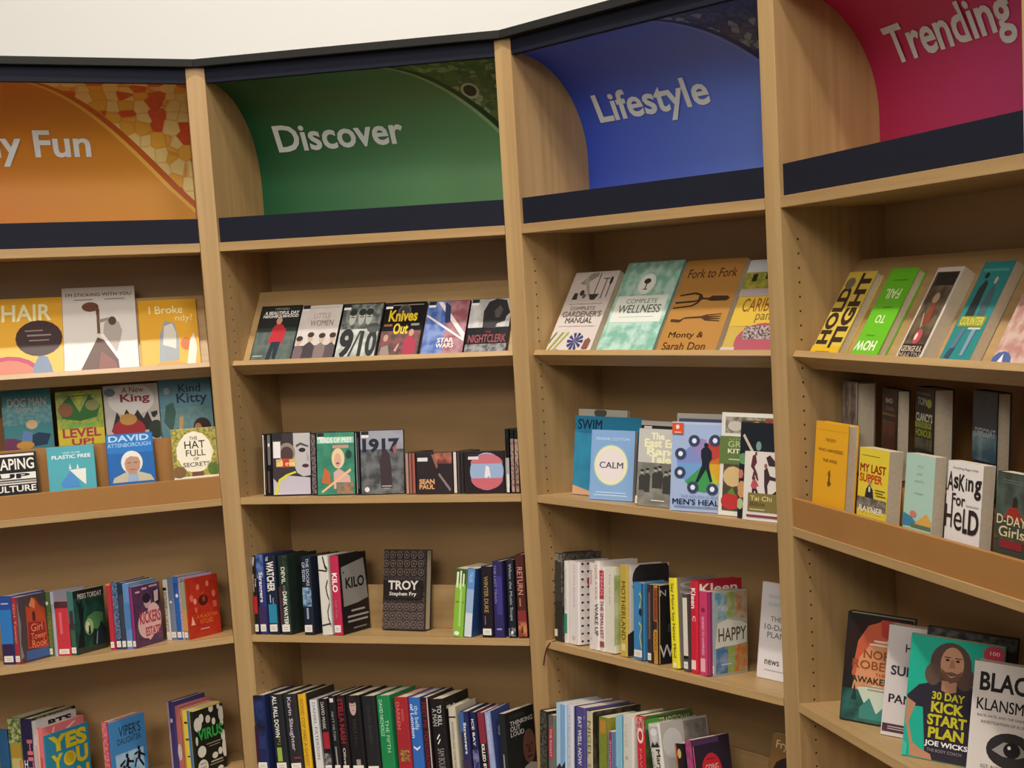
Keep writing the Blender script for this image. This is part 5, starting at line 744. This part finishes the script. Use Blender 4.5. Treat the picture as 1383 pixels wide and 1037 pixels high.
# ---- pink bay, rear step
A('rgrey','hb','#6a625e','grey misty thriller hardback, leftmost on the rear step',[N(.04,.02,.96,.98,'#5a5250','#9a928c',25),R(.93,0,1,1,'#b4aca4')])
A('rbrown','hb','#2c2220','dark brown thriller with a reddish lower picture on the rear step',[N(.1,.02,.9,.5,'#6a3428','#4a241e',30),T('BAD',.3,.78,.72,.85,'#c0b4a4'),R(.3,.66,.8,.72,'#5a4a40'),R(.1,.58,.9,.61,'#7c5a34')])
A('rclancy','hb','#2a2622','dark thriller with pale and lime green block letters on the rear step',[R(.1,.88,.8,.92,'#5c564e'),T('TOM',.16,.72,.62,.84,'#bdb8ac',0,.03),E(.76,.76,.14,.07,'#8c9438',14),T("CLANCY'S",.10,.46,.94,.60,'#c8c4b8',0,.03),R(.06,.36,.9,.45,'#8c9838'),T('CODE OF',.14,.375,.84,.44,'#4a5020',0,.02),T('HONOUR',.1,.22,.94,.34,'#8c9838',0,.04),N(.04,.02,.96,.2,'#3a362c','#5c5a48',60)])
A('rdeep','hb','#1f2a36','dark blue thriller with a misty glow below pale letters, right on the rear step',[N(.02,.02,.98,.42,'#2c566c','#7c98a4',18),N(.02,.42,.98,.98,'#1f2a36','#2c3642',18),T('DEFCOAT',.12,.36,.94,.48,'#9ca4a8',0,.02)])
# ---- pink bay, trough
A('wind','hb','#d39a22','tall amber yellow book with a small brown windmill figure',[R(.02,.90,.98,.905,'#c08a1c'),T('THE BOY',.34,.76,.66,.80,'#5a4014'),T('WHO HARNESSED',.14,.63,.88,.67,'#5a4014'),T('THE WIND',.30,.50,.72,.54,'#5a4014'),P('#5a4014',.48,.2,.5,.40,.53,.40,.54,.2),P('#5a4014',.40,.44,.5,.37,.60,.44,.52,.38,.58,.32,.5,.37,.42,.32,.49,.38),E(.52,.24,.06,.02,'#6a4a18')])
A('supper','pb','#d0b938','yellow book lettered MY LAST SUPPER in red above a suited man',[R(.1,.88,.7,.89,'#7c6a1c'),T('MY LAST',.06,.63,.92,.76,'#b03c24',0,.03),T('SUPPER',.06,.48,.82,.61,'#b03c24',0,.03),P('#26262a',.26,.24,.30,.38,.40,.46,.52,.38,.56,.24),E(.41,.48,.05,.04,'#a87c64'),R(.38,.34,.44,.42,'#cfc9c0'),R(.60,.38,.92,.395,'#5c5420'),R(.60,.34,.86,.355,'#5c5420'),R(.64,.30,.96,.315,'#5c5420'),N(.02,.08,.98,.25,'#8c8478','#5a5248',90),T('RAYNER',.1,.02,.9,.12,'#d6d0c4',0,.02)])
A('mint','pb','#9fbcae','pale mint green book with small faint letters and a little landscape',[T('YOU',.4,.82,.62,.85,'#7c988c'),T('ARE',.4,.72,.6,.75,'#7c988c'),T('ALWAYS',.34,.62,.66,.65,'#7c988c'),R(.36,.46,.66,.48,'#8aa89a'),P('#3c7a98',0,0,0,.18,.3,.14,.6,.02),E(.36,.18,.12,.045,'#c07464',14),P('#c89a4c',.4,.04,.62,.14,.82,.22,.98,.12,.98,.02),R(.3,0,.98,.05,'#5c6c50')])
A('asking','pb','#d2cbc8','white book hand-lettered Asking For HELD in thick black strokes',[T('Everything Begins With',.16,.89,.86,.93,'#54504e'),T('A',.02,.60,.20,.86,'#2a2220',0,.02),T('s',.20,.64,.34,.80,'#2a2220',0,.03),T('K',.35,.62,.52,.84,'#2a2220',0,.03),T('i',.54,.64,.58,.80,'#2a2220',0,.03),T('n',.61,.64,.76,.79,'#2a2220',0,.03),T('g',.79,.54,.98,.80,'#2a2220',0,.03),T('For',.18,.42,.56,.58,'#2a2220',0,.02),R(.58,.44,.94,.46,'#b4aeac'),T('H',.02,.12,.22,.42,'#2a2220',0,.01),T('e',.27,.10,.50,.34,'#2a2220',0,.0),T('L',.53,.08,.66,.40,'#2a2220',0,.03),T('D',.68,.08,.97,.40,'#2a2220',0,.03)])
A('dday','pb','#3a3f34','dark novel titled D-DAY Girls with a red poppy figure, rightmost in the trough',[N(.02,.42,.98,.98,'#343a34','#4c5a50',20),R(.2,.90,.9,.905,'#6a7a74'),R(.2,.87,.9,.875,'#6a7a74'),P('#26241f',.52,.52,.54,.68,.62,.72,.68,.66,.68,.52),P('#8a2c24',.3,.42,.44,.56,.66,.58,.84,.46,.84,.40),T('D-DAY',.08,.34,.98,.46,'#c8b890',0,.01),T('Girls',.16,.18,.94,.32,'#c8b890',0,.01),R(.2,.04,.9,.14,'#7c242c'),N(.02,.14,.98,.19,'#4a3c2c','#5c4c34',50)])
# ---- pink bay, fourth shelf
A('nora','hb','#232120','thick novel with a glowing orange forest archway and teal mist',[N(.02,.01,.98,.3,'#1f3c3a','#2f6a62',20),P('#b8583c',.14,.44,.2,.75,.34,.90,.6,.97,.98,.97,.98,.3,.3,.3),P('#c98a62',.16,.30,.24,.6,.4,.74,.7,.80,.98,.74,.98,.3),P('#a83c30',.52,.97,.55,.82,.75,.78,.98,.86,.98,.97),P('#2c1c1a',.04,.36,.12,.7,.24,.86,.42,.93,.58,.98,.34,.97,.12,.93,.03,.8),P('#b8c4b4',.24,.32,.42,.12,.6,.1,.72,.2,.8,.34,.5,.36),P('#3c7c74',.3,.14,.44,.24,.56,.10,.7,.2,.86,.1,.98,.16,.98,.04,.3,.04),P('#223a38',.16,.2,.2,.36,.25,.2),R(.44,.76,.86,.775,'#e0cfc4'),R(.38,.725,.86,.74,'#e0cfc4'),T('NORA',.30,.60,.84,.68,'#8c4c28',0,.015),T('ROBERTS',.14,.50,.98,.58,'#8c4c28',0,.015),T('THE',.50,.445,.66,.475,'#8c4c28'),T('AWAKENING',.14,.37,.98,.43,'#2c2c28',0,.02),R(.3,.34,.9,.35,'#a87c64'),R(.4,.31,.8,.32,'#a87c64')],[R(.2,.1,.8,.9,'#3a2c28')])
A('pandemic','pb','#c9c0bf','white book lettered HOW SURVIVE PANDEMIC in dark capitals',[T('HOW TO',.27,.77,.86,.845,'#2c2834',0,.02),T('SURVIVE A',.08,.55,.99,.64,'#3c3844',0,.03),T('PANDEMIC',.08,.30,.99,.38,'#3c3844',0,.02),R(.36,.16,.7,.175,'#a09a9a'),R(.02,.035,.98,.11,'#4a3240'),R(.1,.08,.6,.088,'#b8aab0'),R(.1,.06,.5,.068,'#b8aab0')])
A('kickback','hb','#26211f','large dark book seen only along its top, behind the turquoise fitness book',[N(0,.9,1,1,'#26211f','#5c5650',60)])
SH = lambda ops: [(o[0], [(x if x < .1 else x-.09, y) for x, y in o[1]], o[2]) if o[0] == 'P' and min(p[0] for p in o[1]) < .75 else o for o in ops]
A('kick','pb','#22a38c','turquoise fitness book with a long-haired bearded man in a dark T-shirt',SH([P('#2c2834',.12,.42,.10,.50,.22,.60,.44,.655,.52,.62,.66,.66,.86,.62,.98,.54,.98,0,.34,0,.32,.16,.28,.42),P('#b07f62',.10,.48,.02,.28,.08,.10,.18,.01,.42,.0,.40,.05,.28,.08,.20,.12,.14,.28,.20,.44),E(.54,.80,.22,.175,'#54403a',20),E(.36,.70,.09,.09,'#5c483e',12),E(.70,.70,.10,.10,'#54403a',12),P('#a87a60',.46,.58,.46,.66,.62,.66,.62,.58,.54,.56),E(.555,.80,.125,.14,'#b5886c',20),P('#6a4a3c',.44,.76,.47,.68,.555,.645,.64,.68,.67,.76,.62,.73,.555,.74,.49,.73),P('#e0d4cc',.50,.715,.555,.70,.61,.715,.555,.695),R(.465,.85,.535,.858,'#3a2a24'),R(.58,.85,.65,.858,'#3a2a24'),E(.502,.832,.022,.01,'#2c201c',10),E(.612,.832,.022,.01,'#2c201c',10),P('#9c6f58',.54,.84,.57,.84,.59,.77,.52,.77),P('#3fb09c',0,0,0,.14,.06,.10,.14,0),E(.90,.93,.12,.075,'#b8384c',16),T('100',.85,.925,.95,.955,'#ead6d4'),T('30 DAY',.28,.50,.63,.565,'#b9b22c',0,.03),T('KICK',.28,.395,.63,.485,'#b9b22c',0,.04),T('START',.25,.29,.67,.38,'#b9b22c',0,.04),T('PLAN',.27,.185,.65,.275,'#b9b22c',0,.04),T('JOE WICKS',.24,.11,.70,.165,'#e8e4e4',0,.03),T('THE BODY COACH',.27,.075,.64,.10,'#8c8890')]))
A('klan','pb','#cbc5c2','white book with black capitals and a dark eye picture, lower right corner',[T('BLACK',.10,.76,.98,.92,'#1f1c1d',0,.03),T('KLANSMAN',.08,.60,.99,.70,'#1f1c1d',0,.01),T('RACE, HATE, AND THE UNDERCOVER',.10,.54,.96,.565,'#54504e'),T('INVESTIGATION OF A LIFETIME',.16,.49,.92,.515,'#54504e'),E(.60,.29,.34,.15,'#2c2a2c',22),P('#8c8a8a',.34,.28,.5,.36,.72,.35,.86,.28,.7,.24,.5,.24),E(.62,.30,.12,.065,'#1c1a1c',16),E(.58,.32,.025,.016,'#d6d2d0',8),T('SGT. RON STALLWORTH',.2,.12,.9,.15,'#54504e'),R(0,0,.6,.03,'#a8302c')])
# ribbon bookmark hanging over the shelf edge
c = bpy.data.curves.new('ribbon_marker', 'CURVE'); c.dimensions = '3D'; c.bevel_depth = 0.0019; c.bevel_resolution = 2
spl = c.splines.new('BEZIER'); RB = [[0.026, 0.02, 0.5879], [0.0251, 0.005, 0.5903], [0.0173, -0.003, 0.5822], [0.0097, -0.006, 0.5673], [0.0006, -0.007, 0.5417], [-0.0063, -0.007, 0.5182]]
spl.bezier_points.add(len(RB)-1)
MI = item_matrix('c4a')[0].inverted() @ bay_matrix('C')
for bp, p in zip(spl.bezier_points, RB):
    bp.co = MI @ Vector(p); bp.handle_left_type = bp.handle_right_type = 'AUTO'
tmp = bpy.data.objects.new('ribbon_marker', c); rm = tmp.to_mesh()
ro = mesh_obj('ribbon_marker', [tuple(v.co) for v in rm.vertices], [tuple(p.vertices) for p in rm.polygons], [paint('#5a2e28', 0.6)], cA)
tmp.to_mesh_clear(); bpy.data.objects.remove(tmp); bpy.data.curves.remove(c)
ro['label'] = 'brown ribbon bookmark hanging over the shelf edge'
